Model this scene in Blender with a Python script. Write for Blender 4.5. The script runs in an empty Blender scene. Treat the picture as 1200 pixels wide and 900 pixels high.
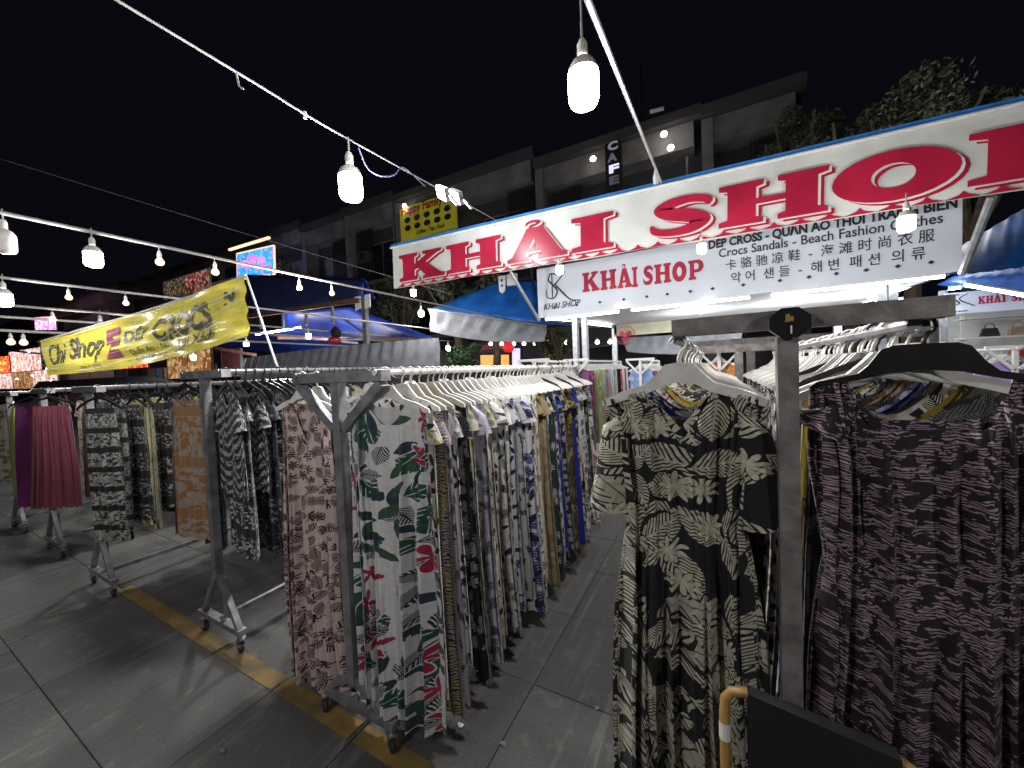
import bpy, math, random
from mathutils import Vector, Matrix
from mathutils.geometry import tessellate_polygon
random.seed(7)
SC = bpy.context.scene
COL = SC.collection
rad = math.radians

# ---------------------------------------------------------------- camera
H = 1.6; FPX = 440.0
YAW, PITCH, ROLL = rad(28.4), rad(-2.0), rad(2.3)
CP = Vector((0, 0, H))
FW = Vector((-math.sin(YAW)*math.cos(PITCH), math.cos(YAW)*math.cos(PITCH), math.sin(PITCH)))
R0 = Vector((math.cos(YAW), math.sin(YAW), 0)); U0 = R0.cross(FW)
RT = R0*math.cos(ROLL) - U0*math.sin(ROLL); UP = U0*math.cos(ROLL) + R0*math.sin(ROLL)
cam = bpy.data.cameras.new('camera'); cam.sensor_width = 36; cam.lens = FPX/1200*36
cam.clip_start = 0.02; cam.clip_end = 500
co = bpy.data.objects.new('camera', cam); COL.objects.link(co)
co.matrix_world = Matrix(((RT.x, UP.x, -FW.x, CP.x), (RT.y, UP.y, -FW.y, CP.y), (RT.z, UP.z, -FW.z, CP.z), (0, 0, 0, 1)))
SC.camera = co
def _ray(px, py): return FW*FPX + RT*(px-600) - UP*(py-450)
def py_(px, py, y):  # world point that the photograph shows at a pixel, at world depth y
    d = _ray(px, py); return CP + d*(y/d.y)
def pz_(px, py, z):
    d = _ray(px, py); return CP + d*((z-H)/d.z)

# ---------------------------------------------------------------- night sky
w = bpy.data.worlds.new('World'); SC.world = w; w.use_nodes = True
nt = w.node_tree; bg = nt.nodes['Background']
sky = nt.nodes.new('ShaderNodeTexSky'); sky.sky_type = 'NISHITA'; sky.sun_disc = False
sky.sun_elevation = rad(-4); sky.sun_rotation = rad(200)
mx = nt.nodes.new('ShaderNodeMixRGB'); mx.inputs[0].default_value = 0.97
mx.inputs[2].default_value = (0.030, 0.032, 0.055, 1)
nt.links.new(sky.outputs[0], mx.inputs[1]); nt.links.new(mx.outputs[0], bg.inputs[0])
bg.inputs[1].default_value = 0.07
SC.view_settings.view_transform = 'Standard'; SC.view_settings.look = 'None'
SC.view_settings.exposure = 0.3; SC.view_settings.gamma = 1
SC.cycles.use_denoising = True
SC.cycles.max_bounces = 5; SC.cycles.diffuse_bounces = 3; SC.cycles.glossy_bounces = 2
SC.cycles.transmission_bounces = 4; SC.cycles.transparent_max_bounces = 6
SC.cycles.caustics_reflective = False; SC.cycles.caustics_refractive = False
SC.cycles.sample_clamp_indirect = 3.0

# ---------------------------------------------------------------- helpers
class MB:
    def __init__(s): s.v = []; s.f = []; s.uv = None
    def add(s, vs, fs):
        n = len(s.v); s.v += [tuple(p) for p in vs]; s.f += [tuple(i+n for i in f) for f in fs]; return s
    def box(s, c, d, M=None):
        x, y, z = d[0]/2, d[1]/2, d[2]/2
        vs = [Vector((a*x, b*y, e*z)) for a in (-1, 1) for b in (-1, 1) for e in (-1, 1)]
        if M is not None: vs = [M @ p for p in vs]
        c = Vector(c)
        return s.add([p+c for p in vs], [(0,1,3,2),(4,6,7,5),(0,4,5,1),(2,3,7,6),(0,2,6,4),(1,5,7,3)])
    def bar(s, a, b, wd, ht=None, up=(0, 0, 1)):
        a = Vector(a); b = Vector(b); ht = ht or wd
        d = (b-a).normalized(); u = Vector(up)
        if abs(d.dot(u)) > .98: u = Vector((0, 1, 0))
        sx = d.cross(u).normalized(); sy = sx.cross(d).normalized()
        vs = [p + sx*i*wd/2 + sy*j*ht/2 for p in (a, b) for i, j in ((-1,-1),(1,-1),(1,1),(-1,1))]
        return s.add(vs, [(3,2,1,0),(4,5,6,7),(0,1,5,4),(1,2,6,5),(2,3,7,6),(3,0,4,7)])
    def tube(s, pts, r, n=8, r2=None):
        pts = [Vector(p) for p in pts]; m = len(pts); rings = []
        pu = None
        for i, p in enumerate(pts):
            d = (pts[min(i+1, m-1)] - pts[max(i-1, 0)]).normalized()
            if pu is None: pu = Vector((0, 0, 1)) if abs(d.z) < .9 else Vector((0, 1, 0))
            sx = d.cross(pu).normalized(); sy = sx.cross(d).normalized(); pu = sy
            rr = r if r2 is None else r + (r2-r)*i/(m-1)
            rings.append([p + (sx*math.cos(t) + sy*math.sin(t))*rr for t in [2*math.pi*k/n for k in range(n)]])
        vs = [q for g in rings for q in g]; fs = []
        for i in range(m-1):
            for k in range(n):
                fs.append((i*n+k, i*n+(k+1) % n, (i+1)*n+(k+1) % n, (i+1)*n+k))
        fs.append(tuple(range(n))[::-1]); fs.append(tuple((m-1)*n+k for k in range(n)))
        return s.add(vs, fs)
    def lathe(s, prof, c=(0, 0, 0), n=12, axis='z'):
        vs = []; fs = []
        for r, z in prof:
            for k in range(n):
                t = 2*math.pi*k/n
                p = (r*math.cos(t), r*math.sin(t), z) if axis == 'z' else ((r*math.cos(t), z, r*math.sin(t)) if axis == 'y' else (z, r*math.cos(t), r*math.sin(t)))
                vs.append((p[0]+c[0], p[1]+c[1], p[2]+c[2]))
        for i in range(len(prof)-1):
            for k in range(n): fs.append((i*n+k, i*n+(k+1) % n, (i+1)*n+(k+1) % n, (i+1)*n+k))
        return s.add(vs, fs)
    def prism(s, outer, holes=(), t=.01, y0=0.0):
        """2D polygon in XZ extruded along Y from y0 to y0+t"""
        loops = [list(outer)] + [list(h) for h in holes]
        flat = [p for l in loops for p in l]; n = len(flat)
        tris = tessellate_polygon([[Vector((p[0], p[1], 0)) for p in l] for l in loops])
        vs = [(p[0], y0, p[1]) for p in flat] + [(p[0], y0+t, p[1]) for p in flat]
        fs = [tuple(q) for q in tris] + [tuple(i+n for i in q[::-1]) for q in tris]
        o = 0
        for l in loops:
            m = len(l)
            for i in range(m): fs.append((o+i, o+(i+1) % m, o+(i+1) % m+n, o+i+n))
            o += m
        return s.add(vs, fs)
    def mesh(s, name, mat=None, smooth=False):
        me = bpy.data.meshes.new(name); me.from_pydata(s.v, [], s.f)
        if mat: me.materials.append(mat)
        if s.uv is not None:
            l = me.uv_layers.new(name='UVMap')
            for i, lp in enumerate(me.loops): l.data[i].uv = s.uv[lp.vertex_index]
        if smooth:
            me.polygons.foreach_set('use_smooth', [True]*len(me.polygons))
        me.update(); return me
    def build(s, name, mat, parent=None, loc=(0, 0, 0), smooth=False, rz=0):
        return put(s.mesh(name, mat, smooth), name, parent, loc, rz)
def put(me, name, parent=None, loc=(0, 0, 0), rz=0):
    o = bpy.data.objects.new(name, me); COL.objects.link(o); o.parent = parent; o.location = loc
    if rz: o.rotation_euler.z = rz
    return o
def tag(o, label=None, cat=None, group=None, kind=None):
    if label: o['label'] = label
    if cat: o['category'] = cat
    if group: o['group'] = group
    if kind: o['kind'] = kind
    return o
def thing(name, loc, label, cat, group=None, rz=0):
    o = put(None, name, None, loc, rz); return tag(o, label, cat, group)
def dup(o, loc, rz=0, label=None, group=None):
    r = o.copy(); COL.objects.link(r); r.location = loc; r.rotation_euler.z = rz
    if label: r['label'] = label
    if group: r['group'] = group
    for ch in o.children:
        c = ch.copy(); COL.objects.link(c); c.parent = r
        for g in ch.children:
            d = g.copy(); COL.objects.link(d); d.parent = c
    return r
ORD = ['first','second','third','fourth','fifth','sixth','seventh','eighth','ninth','tenth','eleventh','twelfth','thirteenth','fourteenth','fifteenth','sixteenth','seventeenth','eighteenth','nineteenth','twentieth']
ORD += ['twenty-'+o for o in ORD[:9]] + ['thirtieth'] + ['thirty-'+o for o in ORD[:9]] + ['fortieth'] + ['forty-'+o for o in ORD[:9]] + ['fiftieth'] + ['fifty-'+o for o in ORD[:9]]

# ---------------------------------------------------------------- materials
class NG:
    def __init__(s, name):
        s.m = bpy.data.materials.new(name); s.m.use_nodes = True; s.t = s.m.node_tree
        s.b = s.t.nodes['Principled BSDF']
    def n(s, typ, **kw):
        x = s.t.nodes.new(typ)
        for k, v in kw.items(): setattr(x, k, v)
        return x
    def l(s, a, b): s.t.links.new(a, b)
    def set(s, sock, v):
        if hasattr(v, 'is_linked') or hasattr(v, 'links'): s.l(v, sock)
        else: sock.default_value = v
    def M(s, op, a, b=None, c=None):
        x = s.n('ShaderNodeMath', operation=op); s.set(x.inputs[0], a)
        if b is not None: s.set(x.inputs[1], b)
        if c is not None: s.set(x.inputs[2], c)
        return x.outputs[0]
    def mix(s, f, a, b, mode='MIX'):
        x = s.n('ShaderNodeMixRGB', blend_type=mode); s.set(x.inputs[0], f); s.set(x.inputs[1], a); s.set(x.inputs[2], b)
        return x.outputs[0]
    def noise(s, vec, scale, detail=3, dist=0):
        x = s.n('ShaderNodeTexNoise'); s.l(vec, x.inputs['Vector']); x.inputs['Scale'].default_value = scale
        x.inputs['Detail'].default_value = detail; x.inputs['Distortion'].default_value = dist; return x.outputs['Fac']
    def bump(s, h, strength=.3, dist=.01):
        x = s.n('ShaderNodeBump'); x.inputs['Strength'].default_value = strength; x.inputs['Distance'].default_value = dist
        s.l(h, x.inputs['Height']); s.l(x.outputs[0], s.b.inputs['Normal'])
def c4(c): return (c[0], c[1], c[2], 1)
def plain(name, col, rough=.6, metal=0, var=.25, scale=8, bump=.0, emit=0, spec=.5, bscale=None, alpha=None, stretch=None):
    g = NG(name); b = g.b
    tc = g.n('ShaderNodeTexCoord'); vec = tc.outputs['Object']
    if stretch:
        mp = g.n('ShaderNodeMapping'); mp.inputs['Scale'].default_value = stretch; g.l(vec, mp.inputs[0]); vec = mp.outputs[0]
    f = g.noise(vec, scale, 5)
    rmp = g.n('ShaderNodeMapRange'); g.l(f, rmp.inputs[0]); rmp.inputs[1].default_value = .35; rmp.inputs[2].default_value = .65
    dk = tuple(x*(1-var) for x in col); lt = tuple(min(1, x*(1+var*.6)) for x in col)
    g.l(g.mix(rmp.outputs[0], c4(dk), c4(lt)), b.inputs['Base Color'])
    b.inputs['Roughness'].default_value = rough; b.inputs['Metallic'].default_value = metal
    b.inputs['Specular IOR Level'].default_value = spec
    if bump: g.bump(g.noise(vec, bscale or scale*4, 4), bump)
    if emit:
        b.inputs['Emission Color'].default_value = c4(col); b.inputs['Emission Strength'].default_value = emit
    if alpha is not None: b.inputs['Alpha'].default_value = alpha
    return g.m
def glow(name, col, s):
    g = NG(name); g.b.inputs['Base Color'].default_value = c4(tuple(v*.25 for v in col)); g.b.inputs['Emission Color'].default_value = c4(col)
    g.b.inputs['Emission Strength'].default_value = s; return g.m

def cloth_mat(name, ground, layers=(), rough=.8, ground2=None, special=None):
    """printed fabric: layers = (kind, colour, cells per metre, density, seed)"""
    g = NG(name)
    uvn = g.n('ShaderNodeUVMap'); oi = g.n('ShaderNodeObjectInfo')
    off = g.n('ShaderNodeVectorMath', operation='MULTIPLY_ADD'); cmb = g.n('ShaderNodeCombineXYZ')
    g.l(oi.outputs['Random'], cmb.inputs[0]); g.l(oi.outputs['Random'], cmb.inputs[1])
    g.l(cmb.outputs[0], off.inputs[0]); off.inputs[1].default_value = (7.3, 3.1, 0); g.l(uvn.outputs[0], off.inputs[2])
    uv = off.outputs[0]
    col = None
    if ground2:
        col = g.mix(g.M('GREATER_THAN', g.noise(uv, 5, 2), .52), c4(ground), c4(ground2))
    else:
        x = g.n('ShaderNodeRGB'); x.outputs[0].default_value = c4(ground); col = x.outputs[0]
    wob = g.n('ShaderNodeTexNoise'); wob.inputs['Scale'].default_value = 9; g.l(uv, wob.inputs['Vector'])
    wv = g.n('ShaderNodeVectorMath', operation='MULTIPLY_ADD'); g.l(wob.outputs['Color'], wv.inputs[0]); wv.inputs[1].default_value = (.03, .03, 0); g.l(uv, wv.inputs[2])
    for kind, lc, sc, dens, seed in layers:
        lcv = c4(lc)
        if kind in ('frond', 'monstera', 'blob', 'flower', 'palm'):
            sh = g.n('ShaderNodeVectorMath', operation='ADD'); g.l(wv.outputs[0], sh.inputs[0]); sh.inputs[1].default_value = (seed*1.37, seed*.73, 0)
            vo = g.n('ShaderNodeTexVoronoi', voronoi_dimensions='2D', feature='F1'); vo.inputs['Scale'].default_value = sc; vo.inputs['Randomness'].default_value = .75
            g.l(sh.outputs[0], vo.inputs['Vector'])
            d = g.n('ShaderNodeVectorMath', operation='SUBTRACT'); g.l(sh.outputs[0], d.inputs[0]); g.l(vo.outputs['Position'], d.inputs[1])
            d2 = g.n('ShaderNodeVectorMath', operation='SCALE'); g.l(d.outputs[0], d2.inputs[0]); d2.inputs['Scale'].default_value = sc
            sep = g.n('ShaderNodeSeparateColor'); g.l(vo.outputs['Color'], sep.inputs[0])
            vr = g.n('ShaderNodeVectorRotate', rotation_type='Z_AXIS'); g.l(d2.outputs[0], vr.inputs['Vector']); g.l(g.M('MULTIPLY', sep.outputs[0], 6.283), vr.inputs['Angle'])
            xyz = g.n('ShaderNodeSeparateXYZ'); g.l(vr.outputs[0], xyz.inputs[0]); X, Y = xyz.outputs[0], xyz.outputs[1]
            aY = g.M('ABSOLUTE', Y)
            pres = g.M('GREATER_THAN', sep.outputs[1], 1-dens)
            wid = {'frond': .33, 'monstera': .42, 'blob': .2}.get(kind, .4)
            if kind in ('frond', 'monstera', 'blob'):
                q = g.M('SUBTRACT', 1, g.M('POWER', g.M('ABSOLUTE', g.M('MULTIPLY', X, 1.75)), 2))
                env = g.M('LESS_THAN', g.M('DIVIDE', aY, wid), q); halo = g.M('LESS_THAN', g.M('DIVIDE', aY, wid*1.2), g.M('ADD', q, .12))
                if kind == 'frond':
                    st = g.M('FRACT', g.M('MULTIPLY', g.M('SUBTRACT', X, g.M('MULTIPLY', aY, 1.1)), 9))
                    m = g.M('MULTIPLY', env, g.M('MAXIMUM', g.M('LESS_THAN', st, .60), g.M('LESS_THAN', aY, .02)))
                elif kind == 'monstera':
                    st = g.M('FRACT', g.M('MULTIPLY', g.M('SUBTRACT', X, g.M('MULTIPLY', aY, .8)), 5))
                    m = g.M('MULTIPLY', env, g.M('MAXIMUM', g.M('LESS_THAN', st, .75), g.M('LESS_THAN', aY, .16)))
                    m = g.M('MULTIPLY', m, g.M('GREATER_THAN', aY, .012))
                else: m = env
            else:
                th = g.M('ARCTAN2', Y, X); r = g.M('SQRT', g.M('ADD', g.M('MULTIPLY', X, X), g.M('MULTIPLY', Y, Y)))
                k, p = (2.5, 2.2) if kind == 'flower' else (4.5, 1.0)
                R = g.M('MULTIPLY_ADD', g.M('POWER', g.M('ABSOLUTE', g.M('COSINE', g.M('MULTIPLY', th, k))), p), .38, .07)
                m = g.M('LESS_THAN', r, R); halo = g.M('LESS_THAN', r, g.M('ADD', R, .06))
            m = g.M('MULTIPLY', m, pres)
            if kind != 'blob': col = g.mix(g.M('MULTIPLY', halo, pres), col, c4(ground))
            sh2 = g.mix(g.M('MULTIPLY', g.M('FRACT', g.M('MULTIPLY', g.M('ADD', X, aY), 3)), .45), lcv, c4(tuple(v*.35 for v in lc)))
            col = g.mix(m, col, sh2)
        elif kind == 'spot':
            m = g.M('GREATER_THAN', g.noise(uv, sc, 2, .6), 1-dens); col = g.mix(m, col, lcv)
        elif kind == 'zebra':
            wt = g.n('ShaderNodeTexWave', wave_type='BANDS', bands_direction='Y'); g.l(wv.outputs[0], wt.inputs['Vector']); wt.inputs['Scale'].default_value = sc
            wt.inputs['Distortion'].default_value = 9; wt.inputs['Detail'].default_value = 2; wt.inputs['Detail Scale'].default_value = 1.4
            m = g.M('GREATER_THAN', wt.outputs['Fac'], 1-dens); col = g.mix(m, col, lcv)
        elif kind == 'rows':   # horizontal bands with small motifs
            s2 = g.n('ShaderNodeSeparateXYZ'); g.l(uv, s2.inputs[0])
            f = g.M('FRACT', g.M('MULTIPLY', s2.outputs[1], sc)); m = g.M('LESS_THAN', f, dens); col = g.mix(m, col, lcv)
        elif kind == 'chev':
            s2 = g.n('ShaderNodeSeparateXYZ'); g.l(uv, s2.inputs[0])
            zz = g.M('PINGPONG', g.M('MULTIPLY', s2.outputs[0], 1), .05)
            f = g.M('FRACT', g.M('MULTIPLY', g.M('ADD', s2.outputs[1], zz), sc)); m = g.M('LESS_THAN', f, dens); col = g.mix(m, col, lcv)
        elif kind == 'stripe':
            s2 = g.n('ShaderNodeSeparateXYZ'); g.l(uv, s2.inputs[0])
            f = g.M('FRACT', g.M('MULTIPLY', s2.outputs[0], sc)); m = g.M('LESS_THAN', f, dens); col = g.mix(m, col, lcv)
        elif kind == 'squares':
            bk = g.n('ShaderNodeTexBrick'); g.l(uv, bk.inputs['Vector']); bk.inputs['Scale'].default_value = sc
            bk.offset = 0; bk.inputs['Mortar Size'].default_value = .035; bk.inputs['Brick Width'].default_value = .9; bk.inputs['Row Height'].default_value = 1.0
            col = g.mix(bk.outputs['Fac'], lcv, col)
    fine = g.noise(uv, 60, 2)
    col = g.mix(g.M('MULTIPLY', fine, .35), col, (0.02, 0.02, 0.02, 1))
    hsv = g.n('ShaderNodeHueSaturation'); g.l(col, hsv.inputs['Color'])
    g.l(g.M('MULTIPLY_ADD', oi.outputs['Random'], .35, .8), hsv.inputs['Value'])
    g.l(hsv.outputs[0], g.b.inputs['Base Color'])
    g.b.inputs['Roughness'].default_value = rough; g.b.inputs['Specular IOR Level'].default_value = .25
    g.b.inputs['Sheen Weight'].default_value = .15
    x = g.n('ShaderNodeTexNoise'); mp = g.n('ShaderNodeMapping'); mp.inputs['Scale'].default_value = (16, 3, 1); g.l(uv, mp.inputs[0]); g.l(mp.outputs[0], x.inputs['Vector']); x.inputs['Scale'].default_value = 2.2; x.inputs['Detail'].default_value = 3
    g.bump(x.outputs['Fac'], .5, .02)
    return g.m

W = (.76, .75, .72); K = (.012, .012, .016)
CM = {}
def cm(n, desc, *a, **k): CM[n] = (cloth_mat('cloth_'+n, *a, **k), desc)
cm('floral', 'white dress with green monstera leaves and pink flowers', (.78, .77, .79), [('monstera', (.02, .11, .07), 9, .5, 1), ('blob', (.03, .06, .09), 10, .55, 2), ('frond', (.02, .035, .05), 12, .35, 3), ('blob', (.05, .12, .08), 11, .4, 6), ('flower', (.50, .02, .09), 7.5, .38, 4)])
cm('pinkpalm', 'pale pink dress with small brown palms', (.74, .58, .56), [('palm', (.20, .07, .07), 22, .5, 3), ('palm', (.08, .02, .02), 18, .6, 1), ('frond', (.02, .012, .015), 16, .6, 2)])
cm('palmnight', 'black dress with large pale green palm fronds', (.008, .008, .012), [('frond', (.60, .58, .45), 8, .7, 7), ('frond', (.62, .60, .47), 8.5, 1, 1), ('monstera', (.50, .48, .38), 10, .3, 2), ('frond', (.64, .61, .48), 10, .5, 5), ('palm', (.64, .61, .48), 12, .45, 3)])
cm('animal', 'dark purple dress with mauve brush strokes', (.012, .008, .014), [('zebra', (.33, .24, .30), 46, .5, 1), ('spot', (.012, .008, .014), 50, .48, 2)])
cm('yzebra', 'yellow and white dress with black zebra strokes', (.62, .56, .66), [('zebra', (.04, .03, .04), 24, .4, 1), ('flower', (.5, .4, .1), 13, .4, 2)], ground2=(.66, .60, .32))
cm('lilac', 'lilac grey dress with dark leaf print', (.52, .50, .62), [('frond', (.03, .03, .05), 15, .7, 1), ('spot', (.10, .10, .14), 14, .4, 2)])
cm('whitedark', 'white dress with black leaf print', W, [('frond', (.02, .02, .03), 14, .75, 1), ('blob', (.03, .03, .04), 17, .5, 2)])
cm('greywhite', 'grey and white dress with busy leaf print', (.62, .62, .64), [('monstera', (.06, .07, .08), 14, .7, 1), ('frond', (.6, .6, .58), 17, .4, 2)])
cm('cream', 'cream dress with black and green sprigs', (.66, .61, .48), [('frond', (.03, .05, .03), 17, .6, 1), ('flower', (.40, .12, .05), 9, .25, 5)])
cm('darkwhite', 'black dress with small white leaves', (.015, .015, .02), [('frond', (.55, .55, .53), 17, .7, 1), ('palm', (.5, .5, .5), 14, .5, 2)])
cm('bluewhite', 'white dress with blue and black leaves', (.68, .68, .74), [('monstera', (.03, .05, .28), 12, .5, 1), ('blob', (.02, .02, .04), 15, .6, 2)])
cm('beige', 'beige dress with faint brown leaves', (.40, .31, .18), [('frond', (.22, .15, .08), 15, .6, 1), ('spot', (.5, .44, .32), 12, .35, 2)])
cm('dgreen', 'dark green dress with white sprigs', (.015, .04, .035), [('palm', (.45, .48, .45), 12, .6, 1)])
cm('royal', 'plain royal blue dress', (.012, .02, .33), [])
cm('royalleaf', 'royal blue dress with pale leaves', (.012, .02, .25), [('frond', (.35, .38, .5), 14, .35, 1)])
cm('olive', 'olive brown dress with yellow flowers', (.06, .05, .025), [('flower', (.45, .36, .05), 10, .5, 1), ('spot', (.14, .11, .05), 10, .4, 2)])
cm('mustard', 'mustard yellow dress with dark leaves', (.42, .32, .04), [('frond', (.05, .05, .02), 9, .6, 1)])
cm('whiteyel', 'white dress with yellow flowers and dark leaves', W, [('flower', (.55, .42, .04), 14, .45, 1), ('blob', (.03, .05, .04), 15, .6, 2)])
cm('whitepink', 'white dress with pink flowers and dark leaves', W, [('flower', (.50, .10, .14), 14, .45, 1), ('frond', (.04, .06, .05), 15, .6, 2)])
cm('brown', 'rust brown dress with pale flecks', (.20, .09, .05), [('spot', (.45, .36, .26), 16, .4, 1)])
cm('camel', 'black and white trousers with printed square panels', (.50, .50, .46), [('spot', (.04, .04, .05), 48, .48, 1), ('spot', (.30, .30, .28), 20, .42, 3), ('rows', (.015, .015, .02), 7, .28, 2)])
cm('chev', 'black and white top with chevron bands', (.45, .44, .42), [('spot', (.05, .05, .05), 60, .45, 3), ('chev', (.02, .02, .03), 18, .5, 1), ('spot', (.02, .02, .02), 40, .35, 2)])
cm('bwspot', 'black trousers with white batik marks', (.014, .014, .02), [('spot', (.45, .45, .46), 55, .46, 1), ('rows', (.015, .015, .02), 5, .3, 2)])
cm('navyspot', 'navy black trousers with grey batik marks', (.012, .013, .028), [('spot', (.22, .22, .27), 48, .47, 1), ('frond', (.012, .013, .028), 12, .6, 4)])
cm('orange', 'cream maxi dress with orange brown print', (.46, .38, .32), [('spot', (.42, .20, .07), 26, .5, 1), ('palm', (.55, .50, .46), 26, .5, 2), ('rows', (.42, .22, .10), 3.1, .2, 2)])
cm('paleyel', 'narrow pale yellow trousers with faint print', (.52, .49, .30), [('spot', (.25, .22, .14), 20, .42, 1)])
cm('greyleaf', 'charcoal dress with grey leaves', (.05, .05, .055), [('frond', (.30, .30, .30), 14, .7, 1)])
cm('mauve', 'plain dusty rose trousers', (.24, .055, .085), [('stripe', (.20, .04, .07), 60, .5, 1)])
cm('purple', 'plain deep purple trousers', (.12, .008, .10), [])
cm('lime', 'plain lime green trousers', (.30, .34, .05), [])
cm('wine', 'plain wine red trousers', (.14, .008, .03), [])
cm('khaki', 'khaki dress with leaf print', (.30, .29, .20), [('frond', (.10, .10, .06), 8, .5, 1)])
cm('magenta', 'bright magenta dress', (.60, .02, .35), [])
cm('limewhite', 'lime and white dress', (.40, .50, .10), [('spot', (.7, .7, .55), 8, .45, 1)])
cm('whitefar', 'plain white dress', (.75, .74, .72), [])
cm('blackfar', 'plain black dress', (.012, .012, .015), [])
cm('redwhite', 'coral red dress', (.55, .06, .06), [('spot', (.7, .6, .55), 10, .35, 1)])
cm('palecream', 'pale cream dress', (.60, .56, .40), [])
cm('teal', 'turquoise and white dress', (.10, .45, .45), [('spot', (.7, .7, .7), 9, .5, 1)])
cm('dusky', 'dusky purple dress', (.25, .12, .25), [])
cm('skyblue', 'sky blue top with white flowers', (.25, .40, .75), [('flower', (.75, .75, .75), 10, .5, 1)])
cm('violetmix', 'violet top with orange flowers', (.22, .05, .35), [('flower', (.6, .15, .05), 9, .6, 1)])
cm('orangefar', 'orange printed top', (.65, .20, .03), [('spot', (.6, .5, .2), 14, .4, 1)])
cm('lavender', 'ruffled lavender dress', (.42, .30, .62), [])

M_GALV = plain('galvanised_steel', (.30, .30, .32), .42, .55, .35, 14, .15)
M_GALV2 = plain('painted_grey_steel', (.20, .195, .20), .5, .3, .35, 10, .2)
M_BROWN = plain('worn_brown_steel', (.22, .20, .20), .55, .25, .4, 18, .25, stretch=(1, 1, 1))
M_WHITEP = plain('white_plastic', (.70, .69, .66), .38, 0, .12, 20, spec=.5)
M_CREAMP = plain('cream_plastic', (.60, .56, .50), .38, 0, .12, 20, spec=.5)
M_BLACKP = plain('black_plastic', (.018, .018, .02), .28, 0, .2, 12)
M_RUBBER = plain('dark_rubber', (.03, .03, .032), .75, 0, .3, 30)
M_ZINC = plain('zinc_plate', (.45, .45, .46), .35, .8, .3, 30)
M_TARPB = plain('blue_tarpaulin', (.015, .14, .55), .5, 0, .3, 3, .5, bscale=5)
M_TARPN = plain('navy_tarpaulin', (.015, .05, .38), .45, 0, .35, 2.5, .6, bscale=4)
M_TARPG = plain('grey_tarpaulin', (.27, .285, .32), .6, 0, .2, 4, .4, bscale=6)
M_WOODB = plain('reddish_timber', (.16, .07, .05), .65, 0, .4, 6, .2)
M_BANW = plain('white_banner_vinyl', (.66, .67, .65), .2, 0, .16, 1.6, .35, bscale=3)
M_SIGNW = plain('white_sign_sheet', (.62, .66, .74), .16, 0, .05, 2, emit=.06)  # faint emission added to brighten the face; tubes light the sign
M_RED = plain('red_print', (.42, .016, .05), .3, 0, .2, 2, .25, bscale=3)
M_REDS = plain('dark_red_print', (.40, .01, .035), .3, 0, .1, 3)
M_BLUEE = plain('blue_canopy_edge', (.03, .20, .60), .5, 0, .2, 6)
M_INK = plain('black_print', (.02, .02, .025), .5, 0, .05, 4)
M_WHITE = plain('white_paint', (.75, .75, .74), .5, 0, .08, 5)
M_CEIL = plain('white_ceiling_sheet', (.70, .69, .70), .5, 0, .1, 2, .15, bscale=9)
M_CREAM = plain('cream_fascia', (.55, .53, .38), .55, 0, .12, 5)
M_ALU = plain('brushed_aluminium', (.55, .57, .60), .35, .7, .2, 12)
M_CONC = plain('weathered_render', (.19, .18, .178), .85, 0, .35, 1.1, .2)
M_CONCD = plain('dark_render', (.06, .058, .06), .85, 0, .2, .5, .2)
M_GLASSD = plain('dark_window_glass', (.02, .022, .03), .12, 0, .3, 1)
M_CURT = plain('curtained_window', (.22, .22, .21), .4, 0, .35, 9, stretch=(4, 4, .2))
M_RAIL = plain('black_railing', (.03, .03, .03), .5, .3, .2, 5)
M_ROPE = plain('pale_cable', (.42, .41, .40), .6, 0, .2, 20)
M_CABLEB = plain('blue_cable', (.16, .17, .42), .5, 0, .1, 5)
M_GOLD = plain('amber_bamboo', (.38, .22, .07), .35, 0, .35, 12, .1)
M_BLACKF = plain('black_sling_fabric', (.005, .005, .007), .8, 0, .3, 40, .2)
M_LEAF = plain('plant_leaf', (.04, .10, .03), .5, 0, .5, 3)
M_LEAFD = plain('dark_tree_leaf', (.10, .115, .065), .6, 0, .6, 1.5)
M_BARK = plain('bark', (.10, .075, .05), .9, 0, .4, 8, .4)
M_ORANGEL = glow('lit_orange_shopfront', (1, .45, .12), .9)
M_YEL = plain('yellow_banner_vinyl', (.55, .48, .04), .3, 0, .3, 3, .5, bscale=5)
E_WHITE = glow('bulb_white', (1, .98, .92), 30)
E_TUBE = glow('tube_light', (.93, .96, 1), 20)
E_WARM = glow('bulb_warm', (1, .66, .36), 2.3)
E_FLOOD = glow('flood_light_panel', (.85, .92, 1), 9)
E_SMALL = glow('small_far_bulb', (1, .93, .8), 10)

# paving: one material, tone varies per tile
g = NG('dark_paving_stone'); tc = g.n('ShaderNodeTexCoord'); ge = g.n('ShaderNodeNewGeometry'); oi = g.n('ShaderNodeObjectInfo')
pos = ge.outputs['Position']
n1 = g.noise(pos, 1.1, 6); n2 = g.noise(pos, 45, 4)
mp = g.n('ShaderNodeMapping'); mp.inputs['Rotation'].default_value = (0, 0, rad(-24)); mp.inputs['Scale'].default_value = (14, .9, 1); g.l(pos, mp.inputs[0])
n3 = g.noise(mp.outputs[0], 1.6, 5, .4)
mr = g.n('ShaderNodeMapRange'); g.l(n3, mr.inputs[0]); mr.inputs[1].default_value = .56; mr.inputs[2].default_value = .74
base = g.mix(n1, (.030, .031, .033, 1), (.080, .080, .081, 1))
base = g.mix(g.M('MULTIPLY', mr.outputs[0], .75), base, (.16, .16, .157, 1))
base = g.mix(g.M('MULTIPLY', n2, .45), base, (.03, .03, .03, 1))
n6 = g.noise(pos, 160, 2); base = g.mix(g.M('MULTIPLY', g.M('GREATER_THAN', n6, .66), .5), base, (.26, .25, .24, 1))
n7 = g.noise(pos, .45, 3); base = g.mix(g.M('MULTIPLY', n7, .35), base, (.16, .155, .15, 1))
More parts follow.
